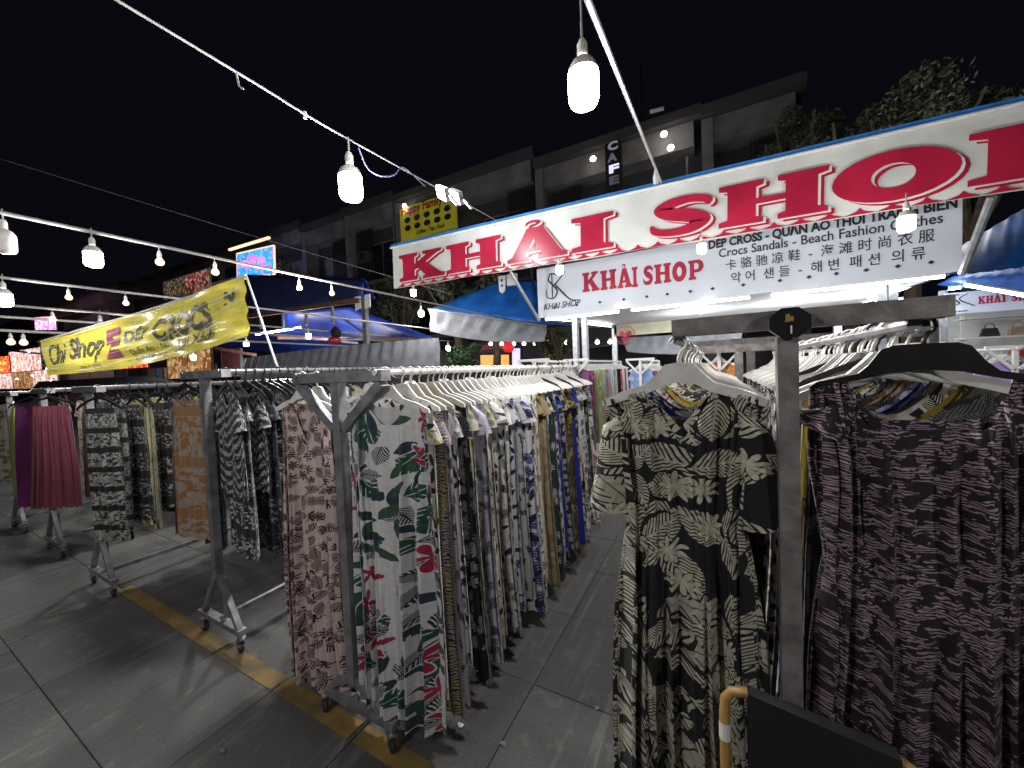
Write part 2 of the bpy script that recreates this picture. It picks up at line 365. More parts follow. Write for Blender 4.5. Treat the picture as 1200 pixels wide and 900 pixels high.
vs_ = g.n('ShaderNodeTexVoronoi', feature='F1'); vs_.inputs['Scale'].default_value = 5; g.l(pos, vs_.inputs['Vector'])
base = g.mix(g.M('MULTIPLY', g.M('LESS_THAN', vs_.outputs['Distance'], .035), .45), base, (.02, .02, .02, 1))
mr4 = g.n('ShaderNodeMapRange'); g.l(g.noise(pos, 9, 6), mr4.inputs[0]); mr4.inputs[1].default_value = .60; mr4.inputs[2].default_value = .66
base = g.mix(g.M('MULTIPLY', mr4.outputs[0], .13), base, (.26, .25, .24, 1))
hs = g.n('ShaderNodeHueSaturation'); g.l(base, hs.inputs['Color']); g.l(g.M('MULTIPLY_ADD', oi.outputs['Random'], .45, .85), hs.inputs['Value'])
g.l(hs.outputs[0], g.b.inputs['Base Color']); g.l(g.M('MULTIPLY_ADD', n1, .35, .55), g.b.inputs['Roughness']); g.b.inputs['Specular IOR Level'].default_value = .3
g.bump(g.M('ADD', n2, n3), .7, .006); M_PAVE = g.m
M_JOINT = plain('dark_joint_grit', (.08, .08, .08), .95, 0, .4, 20)
g = NG('worn_yellow_paint'); ge = g.n('ShaderNodeNewGeometry'); nn = g.noise(ge.outputs['Position'], 9, 6); n5 = g.noise(ge.outputs['Position'], 1.7, 2)
mr = g.n('ShaderNodeMapRange'); g.l(g.M('ADD', g.M('MULTIPLY', nn, .6), g.M('MULTIPLY', n5, .5)), mr.inputs[0]); mr.inputs[1].default_value = .42; mr.inputs[2].default_value = .68
g.l(g.mix(mr.outputs[0], (.085, .065, .035, 1), (.25, .155, .035, 1)), g.b.inputs['Base Color']); g.b.inputs['Roughness'].default_value = .7; M_YLINE = g.m

# ---------------------------------------------------------------- ground
gr = MB().add([(-120, -20, -.03), (60, -20, -.03), (60, 120, -.03), (-120, 120, -.03)], [(0, 1, 2, 3)]).build('ground', M_JOINT)
tag(gr, kind='structure')
TX, TY = .6, .585; OX, OY = -.84, .49
def tile_box(dx, dy):
    return MB().add([(-dx, -dy, -.03), (dx, -dy, -.03), (dx, dy, -.03), (-dx, dy, -.03), (-dx, -dy, -.002), (dx, -dy, -.002), (dx, dy, -.002), (-dx, dy, -.002),
        (-dx+.002, -dy+.002, 0), (dx-.002, -dy+.002, 0), (dx-.002, dy-.002, 0), (-dx+.002, dy-.002, 0)],
        [(0,1,5,4),(1,2,6,5),(2,3,7,6),(3,0,4,7),(4,5,9,8),(5,6,10,9),(6,7,11,10),(7,4,8,11),(8,9,10,11)])
tm = tile_box(TX/2-.0015, TY/2-.0015).mesh('paving_tile', M_PAVE)
cells = []
for i in range(-60, 12):
    for j in range(-3, 34):
        x = OX+(i+.5)*TX; y = OY+(j+.5)*TY
        inview = (Vector((x, y, 0))-CP).dot(FW) > .2
        cells.append(((0 if inview else 50)+math.hypot(x*.8, y), x, y))
cells.sort()
for k, (d, x, y) in enumerate(cells[:296]):
    o = put(tm, 'paving_tile', gr, (x, y, random.uniform(-.001, .001)))
    o.rotation_euler = (random.uniform(-.0016, .0016), random.uniform(-.0016, .0016), 0)
rest = MB(); a, b = TX/2-.003, TY/2-.003
for d, x, y in cells[296:]:
    rest.add([(x-a, y-b, 0), (x+a, y-b, 0), (x+a, y+b, 0), (x-a, y+b, 0)], [(0, 1, 2, 3)])
o = rest.build('far_paving', M_PAVE, gr); o['kind'] = 'stuff'
yl = MB(); xx = -4.1
for x0, x1 in ((-4.15, -2.65), (-2.62, -2.05), (-2.03, -1.46), (-1.43, -.86), (-.82, -.25)):
    yl.add([(x0, 1.035, .004), (x1, 1.035, .004), (x1, 1.125, .004), (x0, 1.125, .004)], [(0, 1, 2, 3)])
tag(yl.build('painted_line', M_YLINE), kind='structure')

# ---------------------------------------------------------------- hangers and garments
def arc_hook(r=.021, z0=-.06):
    pts = [(0, 0, z0), (0, 0, z0+.022)]
    for k in range(9):
        t = rad(-70 + k*29); pts.append((r*math.cos(t)*1.0, 0, r*math.sin(t)+.0))
    return pts
def hanger_proto(kind):
    t = thing('hanger', (0, -60, 0), '', 'hanger')
    wm, thick = {'white': (M_WHITEP, .009), 'cream': (M_CREAMP, .009), 'black': (M_BLACKP, .008), 'blackwide': (M_BLACKP, .011)}[kind]
    if kind == 'black':
        half = [(0, -.055), (.02, -.066), (.08, -.088), (.16, -.125), (.195, -.155), (.19, -.168), (.155, -.142), (.08, -.105), (.02, -.088)]
        out = [(x, z) for x, z in half] + [(0, -.083)] + [(-x, z) for x, z in half[::-1][:-1]]
    elif kind == 'blackwide':
        half = [(0, -.045), (.055, -.047), (.075, -.056), (.098, -.095), (.118, -.118), (.2, -.138), (.215, -.15), (.2, -.155), (.12, -.136), (.06, -.118)]
        out = half + [(0, -.112)] + [(-x, z) for x, z in half[::-1][:-1]]
    else:
        half = [(0, -.05), (.035, -.055), (.058, -.082), (.085, -.108), (.15, -.127), (.205, -.152), (.208, -.168), (.19, -.168), (.13, -.147), (.075, -.13), (.04, -.11)]
        out = half + [(0, -.104)] + [(-x, z) for x, z in half[::-1][:-1]]
    MB().prism(out, (), thick, -thick/2).build('body', wm, t)
    MB().tube(arc_hook(), .0035 if kind != 'blackwide' else .005, 6).build('hook', M_ALU if False else wm, t, smooth=True)
    return t
HP = {k: hanger_proto(k) for k in ('white', 'cream', 'black', 'blackwide')}

def garment(w_sh=.19, w_hem=.21, length=1.33, thick=.028, folds=5, amp=.012, neck=(.09, .12, 'v'), waist=None, sleeve=None, N=56, rows=22, seed=0, top=-.118, slope=.30, flare_t=.012, strap=False, noise=.004, bneck=.3):
    rnd = random.Random(seed); ph = [rnd.uniform(0, 6.28) for _ in range(8)]
    V = []; UVs = []; F = []
    def shz(x): return top - max(0, abs(x)-.07)*slope
    for j in range(rows+1):
        t = j/rows
        tt = t**1.15
        z_rel = tt*length
        if waist:
            wt, wn = waist
            if z_rel < wt: hw = w_sh + (wn-w_sh)*(z_rel/wt)**.8
            else: hw = wn + (w_hem-wn)*min(1, ((z_rel-wt)/(length-wt))**.6)
        else: hw = w_sh + (w_hem-w_sh)*t
        at = min(1, t*5)
        A = amp*(.15+.85*min(1, tt*1.6)); 
        if waist: A = amp*(.35 + .65*min(1, abs(z_rel-waist[0])/.25)) * min(1, .3+t*4)
        ht = .006 + (thick-.006)*min(1, t*6) + flare_t*tt
        for i in range(N):
            th = 2*math.pi*i/N
            c, s = math.cos(th), math.sin(th)
            x = hw*math.copysign(abs(c)**.85, c)
            q1 = .5*folds*(th+.18*math.sin(2*th+ph[3]))+ph[0]+t*.3+.22*math.sin(t*4+ph[5]); q2 = .5*(folds*2+1)*th+ph[1]-t*.5
            fo = A*(2.2*abs(math.sin(q1))**.75-1.2 + .7*(2*abs(math.sin(q2))**.8-1) + .3*math.sin((folds*3+2)*th+ph[2]+t*2))
            y = ht*math.copysign(abs(s)**.7, s) + fo*(1 if s < 0 else -1)*abs(s)**.3
            x += (noise*2)*math.sin(t*7+ph[3])*tt + fo*.9*abs(c)**2*math.copysign(1, c)
            if waist: fo *= 1
            # neckline + shoulder line for the first rows
            zs = shz(min(abs(x), w_sh))
            if neck and abs(x) < neck[0]:
                dd = neck[1]*(1-(abs(x)/neck[0])**(1.0 if neck[2] == 'v' else (6 if neck[2] == 'sq' else 2)))
                if s >= 0: dd *= bneck
            else: dd = 0
            zt = zs - dd
            z_hem = top - length + .008*math.sin(folds*th*2+ph[4]) + .012*math.sin(th+ph[5])
            f = tt
            z = zt + (z_hem-zt)*f
            V.append((x, y, z)); UVs.append((i/N*2*(w_sh+w_hem)*1.15, z))
    for j in range(rows):
        for i in range(N):
            F.append((j*N+i, (j+1)*N+i, (j+1)*N+(i+1) % N, j*N+(i+1) % N))
    if sleeve:
        sl, sw, so = sleeve
        sa, ca = math.sin(so), math.cos(so)
        for sg in (-1, 1):
            n0 = len(V); R_ = 9; S_ = 20
            for j in range(R_+1):
                t = j/R_
                bx, bz = sg*(w_sh-.035), shz(w_sh) - .045
                cx = bx + sg*sa*sl*t; cz = bz - ca*sl*t
                ww = sw*(.8+.3*t); rr = .016+.014*t
                for i in range(S_):
                    th = 2*math.pi*i/S_; a = math.cos(th)*ww; bb = math.sin(th)*rr + amp*.5*math.sin(3*th+ph[6]+t)*t
                    a *= 1+.06*math.sin(th*5+ph[7])*t
                    tw = (1-t)**2*.035*math.cos(th)*sg
                    V.append((cx+ca*a, bb, cz+sg*sa*a - tw)); UVs.append((2.3+sg*.4+i/S_*sw*3.2, cz))
            for j in range(R_):
                for i in range(S_): F.append((n0+j*S_+i, n0+(j+1)*S_+i, n0+(j+1)*S_+(i+1) % S_, n0+j*S_+(i+1) % S_))
            F.append(tuple(n0+i for i in range(S_)))
    if strap:
        for sg in (-1, 1):
            n0 = len(V)
            for dz, dx in ((0, 0), (.06, -.02), (.1, -.05)):
                for e in (-.006, .006): V.append((sg*(.1+dx)+e, -.004, top-.07+dz)); UVs.append((e, dz))
            F.append((n0, n0+1, n0+3, n0+2)); F.append((n0+2, n0+3, n0+5, n0+4))
    m = MB(); m.v = V; m.f = F; m.uv = UVs
    return m
TEMPL = {}
def gmesh(shape, mat):
    key = (shape, mat)
    if key not in TEMPL:
        base = SHAPES[shape]
        me = base.mesh('garment', CM[mat][0], True); TEMPL[key] = me
    return TEMPL[key]
SHAPES = {}
for s in range(3):
    SHAPES['maxi%d' % s] = garment(w_sh=.165+.01*s, w_hem=.19+.02*s, length=1.30+.02*s, thick=.013, folds=7+s, amp=.0085, neck=(.08, .09, 'r'), seed=s, sleeve=(.13, .05, .2) if s != 1 else None, N=64, rows=14)
SHAPES['top'] = garment(w_sh=.17, w_hem=.20, length=.60, thick=.014, folds=7, amp=.009, neck=(.08, .08, 'r'), seed=11, sleeve=(.16, .06, .25), N=56, rows=9)
SHAPES['mid'] = garment(w_sh=.18, w_hem=.21, length=.92, thick=.014, folds=8, amp=.010, neck=(.08, .08, 'r'), seed=12, sleeve=(.12, .055, .25), N=60, rows=12)
SHAPES['long'] = garment(w_sh=.18, w_hem=.20, length=1.02, thick=.022, folds=8, amp=.010, neck=(.08, .08, 'r'), seed=17, sleeve=(.12, .05, .2), N=60, rows=12)
SHAPES['trousers'] = garment(w_sh=.14, w_hem=.19, length=.90, thick=.024, folds=8, amp=.010, neck=None, seed=14, top=-.15, slope=.0, N=60, rows=12)
SHAPES['trousersL'] = garment(w_sh=.13, w_hem=.17, length=.97, thick=.024, folds=8, amp=.012, neck=None, seed=15, top=-.15, slope=.0, N=60, rows=12)
SHAPES['hero_floral'] = garment(w_sh=.185, w_hem=.185, length=1.34, thick=.02, folds=8, amp=.024, neck=(.10, .10, 'r'), seed=21, N=220, rows=60, flare_t=.02)
SHAPES['hero_pink'] = garment(w_sh=.15, w_hem=.18, length=1.38, thick=.02, folds=9, amp=.022, neck=(.085, .19, 'v'), seed=22, N=220, rows=60, flare_t=.02, bneck=.1)
SHAPES['hero_palm'] = garment(w_sh=.195, w_hem=.18, length=1.42, thick=.03, folds=12, amp=.022, neck=(.085, .15, 'v'), seed=23, waist=(.36, .138), sleeve=(.28, .056, .12), N=260, rows=90, flare_t=.03, bneck=.7, top=-.122, slope=.22)
SHAPES['hero_animal'] = garment(w_sh=.185, w_hem=.20, length=1.45, thick=.03, folds=12, amp=.020, neck=(.125, .13, 'sq'), seed=24, waist=(.42, .165), sleeve=(.07, .06, .5), N=260, rows=90, top=-.100, flare_t=.03, slope=.24, bneck=.8)
for s in range(2): SHAPES['open%d' % s] = garment(w_sh=.17, w_hem=.21, length=1.3, thick=.013, folds=8+s, amp=.0085, neck=(.115, .12, 'r'), bneck=.9, seed=30+s, N=64, rows=14)
SHAPES['hero_orange'] = garment(w_sh=.11, w_hem=.17, length=.88, thick=.02, folds=9, amp=.014, neck=(.1, .05, 'v'), seed=25, N=160, rows=30, top=-.16, slope=0, strap=True)
SHAPES['hero_mauve'] = garment(w_sh=.125, w_hem=.175, length=.93, thick=.02, folds=12, amp=.011, neck=None, seed=26, N=220, rows=24, top=-.15, slope=0)

def kindword(shape): return 'top' if shape == 'top' else ('trousers' if shape.startswith('trousers') or shape == 'hero_mauve' else 'dress')
def hang(x, y, z, shape, mat, hk, desc, where, gname, rz=0, tilt=0, hlabel=None, glabel=None):
    h = dup(HP[hk], (x, y, z), rz, hlabel or '%s plastic hanger, %s' % ({'white': 'white', 'cream': 'cream', 'black': 'black', 'blackwide': 'broad black'}[hk], where), 'hangers on '+gname)
    h['category'] = 'hanger'
    if shape == 'x': return
    me = gmesh(shape, mat); kw = kindword(shape)
    o = put(me, {'dress': 'dress', 'top': 'blouse', 'trousers': 'trousers'}[kw], None, (x, y, z), rz)
    if not shape.startswith('hero'): o.scale = (random.uniform(.88, 1.06), random.uniform(.8, 1.1), random.uniform(.95, 1.03))
    if not shape.startswith('hero'): o.rotation_euler.x = random.uniform(-.02, .02); o.rotation_euler.y = random.uniform(-.022, .022)
    d = CM[mat][1]
    for wd in (' dress', ' trousers', ' top'):
        if wd in d: d = d.replace(wd, ' '+kw); break
    tag(o, glabel or '%s, %s' % (d, where), kw, 'garments on '+gname)
    return h, o
def fill(xr, y0, y1, z, specs, hk, where_fmt, gname, step=.05, rj=.10, drop=0):
    """specs: list of (shape, mat); where_fmt has %s for ordinal"""
    n = max(1, int((y1-y0)/step)); st = (y1-y0)/n
    for i in range(n):
        s = specs[i] if i < len(specs) else specs[len(specs)//2 + (i*7+3) % (len(specs)-len(specs)//2)]
        hh = hk if isinstance(hk, str) else hk(i)
        hang(xr+random.uniform(-.008, .008), y0+i*st+random.uniform(-.009, .009), z, s[0], s[1], hh, None, where_fmt % ORD[min(i, 58)], gname, random.uniform(-rj, rj))

# ---------------------------------------------------------------- garment racks
def caster(mb_r, mb_f, x, y, s=1.0, ang=0):
    M = Matrix.Rotation(ang, 3, 'Z')
    def T(p): q = M @ Vector(p); return (q.x+x, q.y+y, q.z)
    # wheel
    n0 = len(mb_r.v); tmp = MB().lathe([(.0, -.011), (.024, -.012), (.031, -.007), (.031, .007), (.024, .012), (.0, .011)], (0, 0, .031), 14, 'y')
    mb_r.add([T(p) for p in tmp.v], tmp.f)
    tmp = MB().bar((-.0, -.018, .075), (-.0, -.018, .028), .03, .003, (0, 1, 0)).bar((0, .018, .075), (0, .018, .028), .03, .003, (0, 1, 0)).box((0, 0, .078), (.045, .042, .006)).lathe([(.009, .08), (.009, .105)], (0, 0, 0), 8).box((.0, 0, .031), (.012, .034, .012))
    mb_f.add([T(p) for p in tmp.v], tmp.f)
def rack(x, y, length, zt, width, label, style, mat=M_GALV, group='rolling garment racks', name='garment_rack', yjit=0, hide_base=False):
    t = thing(name, (x, y, 0), label, 'clothes rack', group)
    hwd = width/2; fb = .23
    ends = (0, length)
    for e in ends:
        ps = .048
        split = .40 if style != 'V' else .22
        MB().box((0, e, (zt-.03+split)/2), (ps, .042, zt-.03-split)).build('post', mat, t)
        MB().box((0, e, zt-.012), (width+.04, .05, .045)).build('top_crossbar', mat, t)
        if style == 'V':
            for sg in (-1, 1):
                MB().bar((sg*(hwd-.0), e+.0, zt-.04), (sg*.03, e, zt-.24), .04, .034, (0, 1, 0)).build('brace', mat, t)
        for sg in (-1, 1):
            MB().bar((sg*.012, e, split+.02), (sg*(fb-.02), e, .135), .032, .03, (0, 1, 0)).build('foot_brace', mat, t)
        MB().box((0, e, .125), (2*fb+.04, .045, .032)).build('foot_bar', mat, t)
        if style != 'V': MB().bar((0, e+.03, split-.02), (0, e+.03, .14), .022).build('foot_strut', mat, t)
        for sg in (-1, 1):
            r_, f_ = MB(), MB(); caster(r_, f_, sg*(fb-.01), e, 1, random.uniform(-.8, .8))
            ca = f_.build('caster', M_ZINC, t); r_.build('wheel', M_RUBBER, ca)
    for sg in (-1, 1):
        MB().tube([(sg*(hwd-.012), -.03, zt-.0), (sg*(hwd-.012), length+.03, zt-.0)], .0135, 8).build('rail', M_WHITEP if style == 'V' and sg == 1 else M_GALV, t)
    MB().bar((0, .0, .14), (0, length, .14), .028).build('bottom_rail', mat, t)
    return t
rack(-1.46, 1.09, 2.45, 1.615, .55, 'grey steel rack with v braced post in the centre, holding long floral dresses', 'V')
rack(-2.72, 1.12, 2.6, 1.665, .47, 'grey steel rack holding the cream and orange maxi dress and black hangers', 'T')
rack(-4.28, 1.00, 3.1, 1.60, .52, 'grey steel rack holding the square panelled black and white trousers', 'T')
rack(-5.68, 1.03, 2.2, 1.60, .50, 'grey steel rack holding the dusty rose trousers', 'T')
rack(-7.05, 1.03, 2.2, 1.58, .50, 'grey steel rack at the left edge of the market row', 'T')
rack(-8.5, 1.03, 2.2, 1.58, .50, 'farthest left grey steel rack, cut by the picture edge', 'T')

# rack A rows
m3 = ['maxi0', 'maxi1', 'maxi2']
RA = 'floral', 'whiteyel', 'yzebra', 'lilac', 'whitedark', 'darkwhite', 'whiteyel', 'cream', 'lilac', 'whiteyel', 'cream', 'whitedark', 'greywhite', 'whitepink', 'bluewhite', 'whitedark', 'greywhite', 'bluewhite', 'whitedark', 'greyleaf', 'whitedark', 'cream', 'beige', 'beige', 'darkwhite', 'greywhite', 'dgreen', 'whitedark', 'royalleaf', 'darkwhite', 'olive', 'mustard', 'olive', 'royal', 'royal', 'whitepink', 'darkwhite', 'whitepink', 'greywhite', 'whitedark', 'dgreen', 'whitepink', 'whitedark'
wA = '%s along the central rack right rail'
hang(-1.195, 1.115, 1.615, 'hero_floral', 'floral', 'white', None, 'front of the central rack right rail', 'the central rack', .12)
specA = [(m3[(i*5+1) % 3] if i < 34 else 'mid' if i % 3 else 'maxi1', c) for i, c in enumerate(RA)]
n = 44
for i in range(1, n):
    y = 1.15 + i*(2.3/n)
    hang(-1.195+random.uniform(-.008, .008), y+random.uniform(-.008, .008), 1.615, *specA[(i) % len(specA)], 'cream' if 1 < i < 5 else ('black' if i in (28, 33, 38) else 'white'), None, wA % ORD[i], 'the central rack', random.uniform(-.12, .12))
hang(-1.725, 1.10, 1.615, 'hero_pink', 'pinkpalm', 'white', None, 'frontmost on the central rack, left rail', 'the central rack', .08)
fill(-1.725, 1.17, 3.45, 1.615, [('maxi0', 'whitedark'), ('maxi2', 'greywhite'), ('maxi1', 'darkwhite'), ('maxi0', 'whitepink'), ('maxi2', 'lilac')], 'white', '%s along the central rack left rail', 'the central rack left rail', .3)
# rack B
bw = [('top', 'chev'), ('long', 'bwspot'), ('top', 'chev'), ('long', 'navyspot'), ('top', 'bwspot'), ('long', 'bwspot'), ('top', 'darkwhite'), ('long', 'navyspot'), ('top', 'bwspot'), ('long', 'bwspot'), ('top', 'darkwhite'), ('long', 'navyspot'), ('top', 'greywhite'), ('long', 'darkwhite'), ('top', 'whitepink'), ('long', 'bwspot'), ('top', 'khaki'), ('long', 'navyspot'), ('top', 'darkwhite'), ('long', 'darkwhite')]
fill(-2.50, 1.13, 3.7, 1.665, bw, 'black', "%s along the second rack right rail", 'the second rack', .05, .2)
hang(-2.93, 1.10, 1.665, 'hero_orange', 'orange', 'black', None, 'at the front left of the second rack', 'the second rack', .2)
fill(-2.94, 1.22, 3.3, 1.665, bw[3:], 'black', "%s along the second rack left rail", 'the second rack left rail', .3, .2)
# rack C
cc = [('trousers', 'camel'), ('trousers', 'bwspot'), ('trousersL', 'paleyel'), ('trousersL', 'paleyel'), ('trousers', 'bwspot'), ('trousers', 'darkwhite'), ('trousers', 'bwspot'), ('trousers', 'navyspot'), ('trousers', 'bwspot'), ('trousers', 'bwspot'), ('trousers', 'navyspot'), ('trousers', 'greyleaf'), ('trousers', 'bwspot'), ('trousersL', 'paleyel'), ('trousers', 'olive'), ('trousers', 'bwspot'), ('trousers', 'navyspot')]
hang(-4.04, .99, 1.60, 'trousersL', 'camel', 'black', None, 'frontmost on the third rack from the centre', 'the third rack', .38)
fill(-4.04, 1.10, 4.1, 1.60, cc, 'black', "%s along the third rack right rail", 'the third rack', .056, .2)
# rack D
hang(-5.32, 1.0, 1.60, 'hero_mauve', 'mauve', 'black', None, 'hanging at the front of the fourth rack', 'the fourth rack', .72)
fill(-5.44, 1.12, 3.2, 1.60, [('trousers', 'purple'), ('trousers', 'wine'), ('trousersL', 'navyspot'), ('trousers', 'bwspot'), ('trousers', 'lime')], 'black', "%s along the fourth rack", 'the fourth rack', .13, .2)
hang(-5.98, 1.0, 1.60, 'trousersL', 'purple', 'black', None, 'left of the post on the fourth rack', 'the fourth rack', .6)
hang(-6.20, 1.12, 1.60, 'trousersL', 'wine', 'black', None, 'leftmost on the fourth rack', 'the fourth rack', .5)
# rack E
fill(-6.81, 1.02, 3.1, 1.58, [('trousersL', 'lime'), ('trousersL', 'lime'), ('trousersL', 'khaki'), ('mid', 'cream'), ('mid', 'khaki')], 'black', "%s along the fifth rack", 'the fifth rack', .17, .3)
hang(-7.3, .98, 1.58, 'mid', 'cream', 'black', None, 'left of the post on the fifth rack', 'the fifth rack', .7)
fill(-8.2, 1.02, 3.0, 1.58, [('mid', 'khaki'), ('mid', 'cream'), ('maxi1', 'brown'), ('mid', 'beige')], 'black', "%s along the leftmost rack", 'the leftmost rack', .2, .3)

# rack F (right foreground)
t = thing('garment_rack', (.15, 1.09, 0), 'brownish steel double rack in the right foreground with a round black cap on its post', 'clothes rack', 'rolling garment racks')
zt = 1.695
MB().box((.0, 0, (zt-.03+.02)/2+.0), (.040, .045, zt-.07)).build('post', M_BROWN, t)
MB().box((.012, .012, zt), (.52, .05, .043)).build('top_crossbar', M_BROWN, t)
cp = MB(); octo = [(.036*math.cos(rad(22.5+45*k)), .036*math.sin(rad(22.5+45*k))) for k in range(8)]
cp.prism([(x*1.15, z) for x, z in octo], (), .02, -.052); cpo = cp.build('post_cap', M_BLACKP, t, (0, 0, zt-.012))
MB().box((-.004, -.0535, .012), (.008, .003, .014)).box((.003, -.0535, .008), (.007, .003, .01)).box((-.005, -.0535, .003), (.01, .003, .003)).build('gold_sticker', M_GOLD, cpo)
MB().box((.002, -.0535, -.016), (.003, .003, .018)).build('white_mark', M_WHITE, cpo)
for e in (2.0,):
    MB().box((0, e, zt/2), (.05, .045, zt-.06)).build('post', M_BROWN, t); MB().box((.012, e, zt), (.52, .05, .052)).build('top_crossbar', M_BROWN, t)
for x in (-.235, .225):
    MB().tube([(x, .02, zt-.03), (x, 2.0, zt-.03)], .013, 8).build('rail', M_GALV, t)
for e in (0, 2.0): MB().box((0, e, .1), (.5, .05, .04)).build('foot_bar', M_BROWN, t)
hang(-.085, 1.10, 1.655, 'hero_palm', 'palmnight', 'white', None, 'front left of the foreground rack', 'the right foreground rack', .06)
fl = [('open0', 'olive'), ('open0', 'royalleaf'), ('open1', 'darkwhite'), ('open0', 'whitepink'), ('open1', 'mustard'), ('open0', 'palmnight'), ('open0', 'yzebra'), ('open1', 'darkwhite'), ('open0', 'olive')]
fill(-.085, 1.17, 3.0, 1.655, fl, 'white', '%s behind the palm frond dress', 'the right foreground rack left rail', .14, .1)
hang(.395, 1.13, 1.662, 'hero_animal', 'animal', 'blackwide', None, 'front right of the foreground rack', 'the right foreground rack', -.05)[0].scale = (.9, 1, .85)
fr = [('open0', 'greyleaf'), ('open1', 'mustard'), ('open0', 'whitedark'), ('open0', 'greyleaf'), ('open1', 'bluewhite'), ('open0', 'royalleaf'), ('open0', 'lilac'), ('open1', 'brown'), ('open0', 'beige'), ('open0', 'olive'), ('open1', 'darkwhite'), ('open0', 'whitedark'), ('open0', 'yzebra'), ('open0', 'mustard')]
fill(.385, 1.19, 3.05, 1.665, fr, lambda i: 'black' if i in (3, 9) else 'white', '%s behind the brush stroke dress', 'the right foreground rack right rail', .046, .05)

# ---------------------------------------------------------------- folding chair (bottom right)
t = thing('folding_chair', (.163, .905, .012), 'chair back with amber tubular frame and black sling, at the bottom right', 'chair')
a = Vector((-.158, .02, .86)); b = Vector((.158, -.02, .86))
def chairpt(u, z): return (-.158+.316*u, .03-.06*u, z)
MB().tube([chairpt(0, 0), chairpt(0, .45), chairpt(0, .80), (-.155, .03, .835), (-.142, .028, .856), (-.118, .025, .865), (-.09, .022, .866), (.0, .0, .863), (.09, -.016, .862), (.118, -.02, .86), (.142, -.025, .85), (.155, -.028, .828), chairpt(1, .79), chairpt(1, .45), chairpt(1, 0)], .0105, 10).build('frame', M_GOLD, t, smooth=True)
sl = MB(); nx, nz = 12, 10
for side in (-1, 1):
    for i in range(nx+1):
        for j in range(nz+1):
            u = .14+.72*i/nx; v = j/nz; dd = .02*math.sin(math.pi*v)*math.sin(math.pi*i/nx)
            p = chairpt(u, .877-v*.45); sl.v.append((p[0], p[1]+side*(.012+.002)+dd, p[2]))
    o_ = 0 if side == -1 else (nx+1)*(nz+1)
    for i in range(nx):
        for j in range(nz): sl.f.append((o_+i*(nz+1)+j, o_+i*(nz+1)+j+1, o_+(i+1)*(nz+1)+j+1, o_+(i+1)*(nz+1)+j))
q = (nx+1)*(nz+1)
for i in range(nx): sl.f.append((i*(nz+1), (i+1)*(nz+1), q+(i+1)*(nz+1), q+i*(nz+1)))
sl.build('backrest', M_BLACKF, t, smooth=False)
MB().box((0, .16, .45), (.32, .34, .03)).build('seat', M_BLACKF, t)
for x in (-.15, .15): MB().tube([(x, .3, .44), (x, .32, 0)], .0105, 8).build('leg', M_GOLD, t)
MB().lathe([(.0115, .74), (.0115, .78)], (-.158, .03, 0), 10).build('white_sticker', M_WHITE, t)

# ---------------------------------------------------------------- glyphs
GL = {}
GL['H'] = (1.15, [(0,0),(0,.12),(.1,.16),(.1,.84),(0,.88),(0,1),(.5,1),(.5,.88),(.42,.84),(.42,.58),(.73,.58),(.73,.84),(.65,.88),(.65,1),(1.15,1),(1.15,.88),(1.05,.84),(1.05,.16),(1.15,.12),(1.15,0),(.65,0),(.65,.12),(.73,.16),(.73,.44),(.42,.44),(.42,.16),(.5,.12),(.5,0)], [])
GL['I'] = (.66, [(0,0),(0,.12),(.15,.17),(.15,.83),(0,.88),(0,1),(.66,1),(.66,.88),(.51,.83),(.51,.17),(.66,.12),(.66,0)], [])
GL['K'] = (1.2, [(0,0),(0,.12),(.1,.16),(.1,.84),(0,.88),(0,1),(.5,1),(.5,.88),(.42,.84),(.42,.58),(.74,.86),(.64,.9),(.64,1),(1.12,1),(1.12,.9),(1.0,.85),(.72,.6),(1.08,.16),(1.2,.12),(1.2,0),(.64,0),(.64,.1),(.7,.14),(.52,.42),(.42,.36),(.42,.16),(.5,.12),(.5,0)], [])
GL['A'] = (1.2, [(0,0),(0,.12),(.1,.16),(.42,1),(.74,1),(1.1,.16),(1.2,.12),(1.2,0),(.62,0),(.62,.12),(.72,.16),(.69,.26),(.40,.26),(.37,.16),(.46,.12),(.46,0)], [[(.45,.38),(.64,.38),(.55,.66)]])
def ell(cx, cz, rx, rz, a0=0, a1=360, n=28): return [(cx+rx*math.cos(rad(a0+(a1-a0)*k/n)), cz+rz*math.sin(rad(a0+(a1-a0)*k/n))) for k in range(n+(0 if a1-a0 == 360 else 1))]
GL['O'] = (1.15, ell(.575, .5, .575, .52), [ell(.575, .5, .2, .25)])
GL['P'] = (1.08, [(0,0),(0,.12),(.1,.16),(.1,.84),(0,.88),(0,1)] + ell(.68, .68, .4, .32, 90, -90, 14) + [(.42,.36),(.42,.16),(.54,.12),(.54,0)], [[(.42,.52)] + ell(.6, .68, .14, .16, -90, 90, 8) + [(.42,.84)]])
def catmull(P, n=6):
    out = []
    for i in range(len(P)-1):
        p0, p1, p2, p3 = [Vector(P[max(0, min(len(P)-1, k))]) for k in (i-1, i, i+1, i+2)]
        for k in range(n):
            t = k/n; out.append(.5*((2*p1)+(p2-p0)*t+(2*p0-5*p1+4*p2-p3)*t*t+(3*p1-p0-3*p2+p3)*t**3))
    out.append(Vector(P[-1])); return out
def stroke(P):
    """P: (x, z, width) -> outline polygon"""
    q = catmull([(a, b, c) for a, b, c in P]); L = []; Rr = []
    for i, p in enumerate(q):
        d = (q[min(i+1, len(q)-1)]-q[max(i-1, 0)]); d.z = 0; d.normalize()
        nx_, nz_ = -d.y, d.x
        L.append((p.x+nx_*p.z/2, p.y+nz_*p.z/2)); Rr.append((p.x-nx_*p.z/2, p.y-nz_*p.z/2))
    return L, Rr
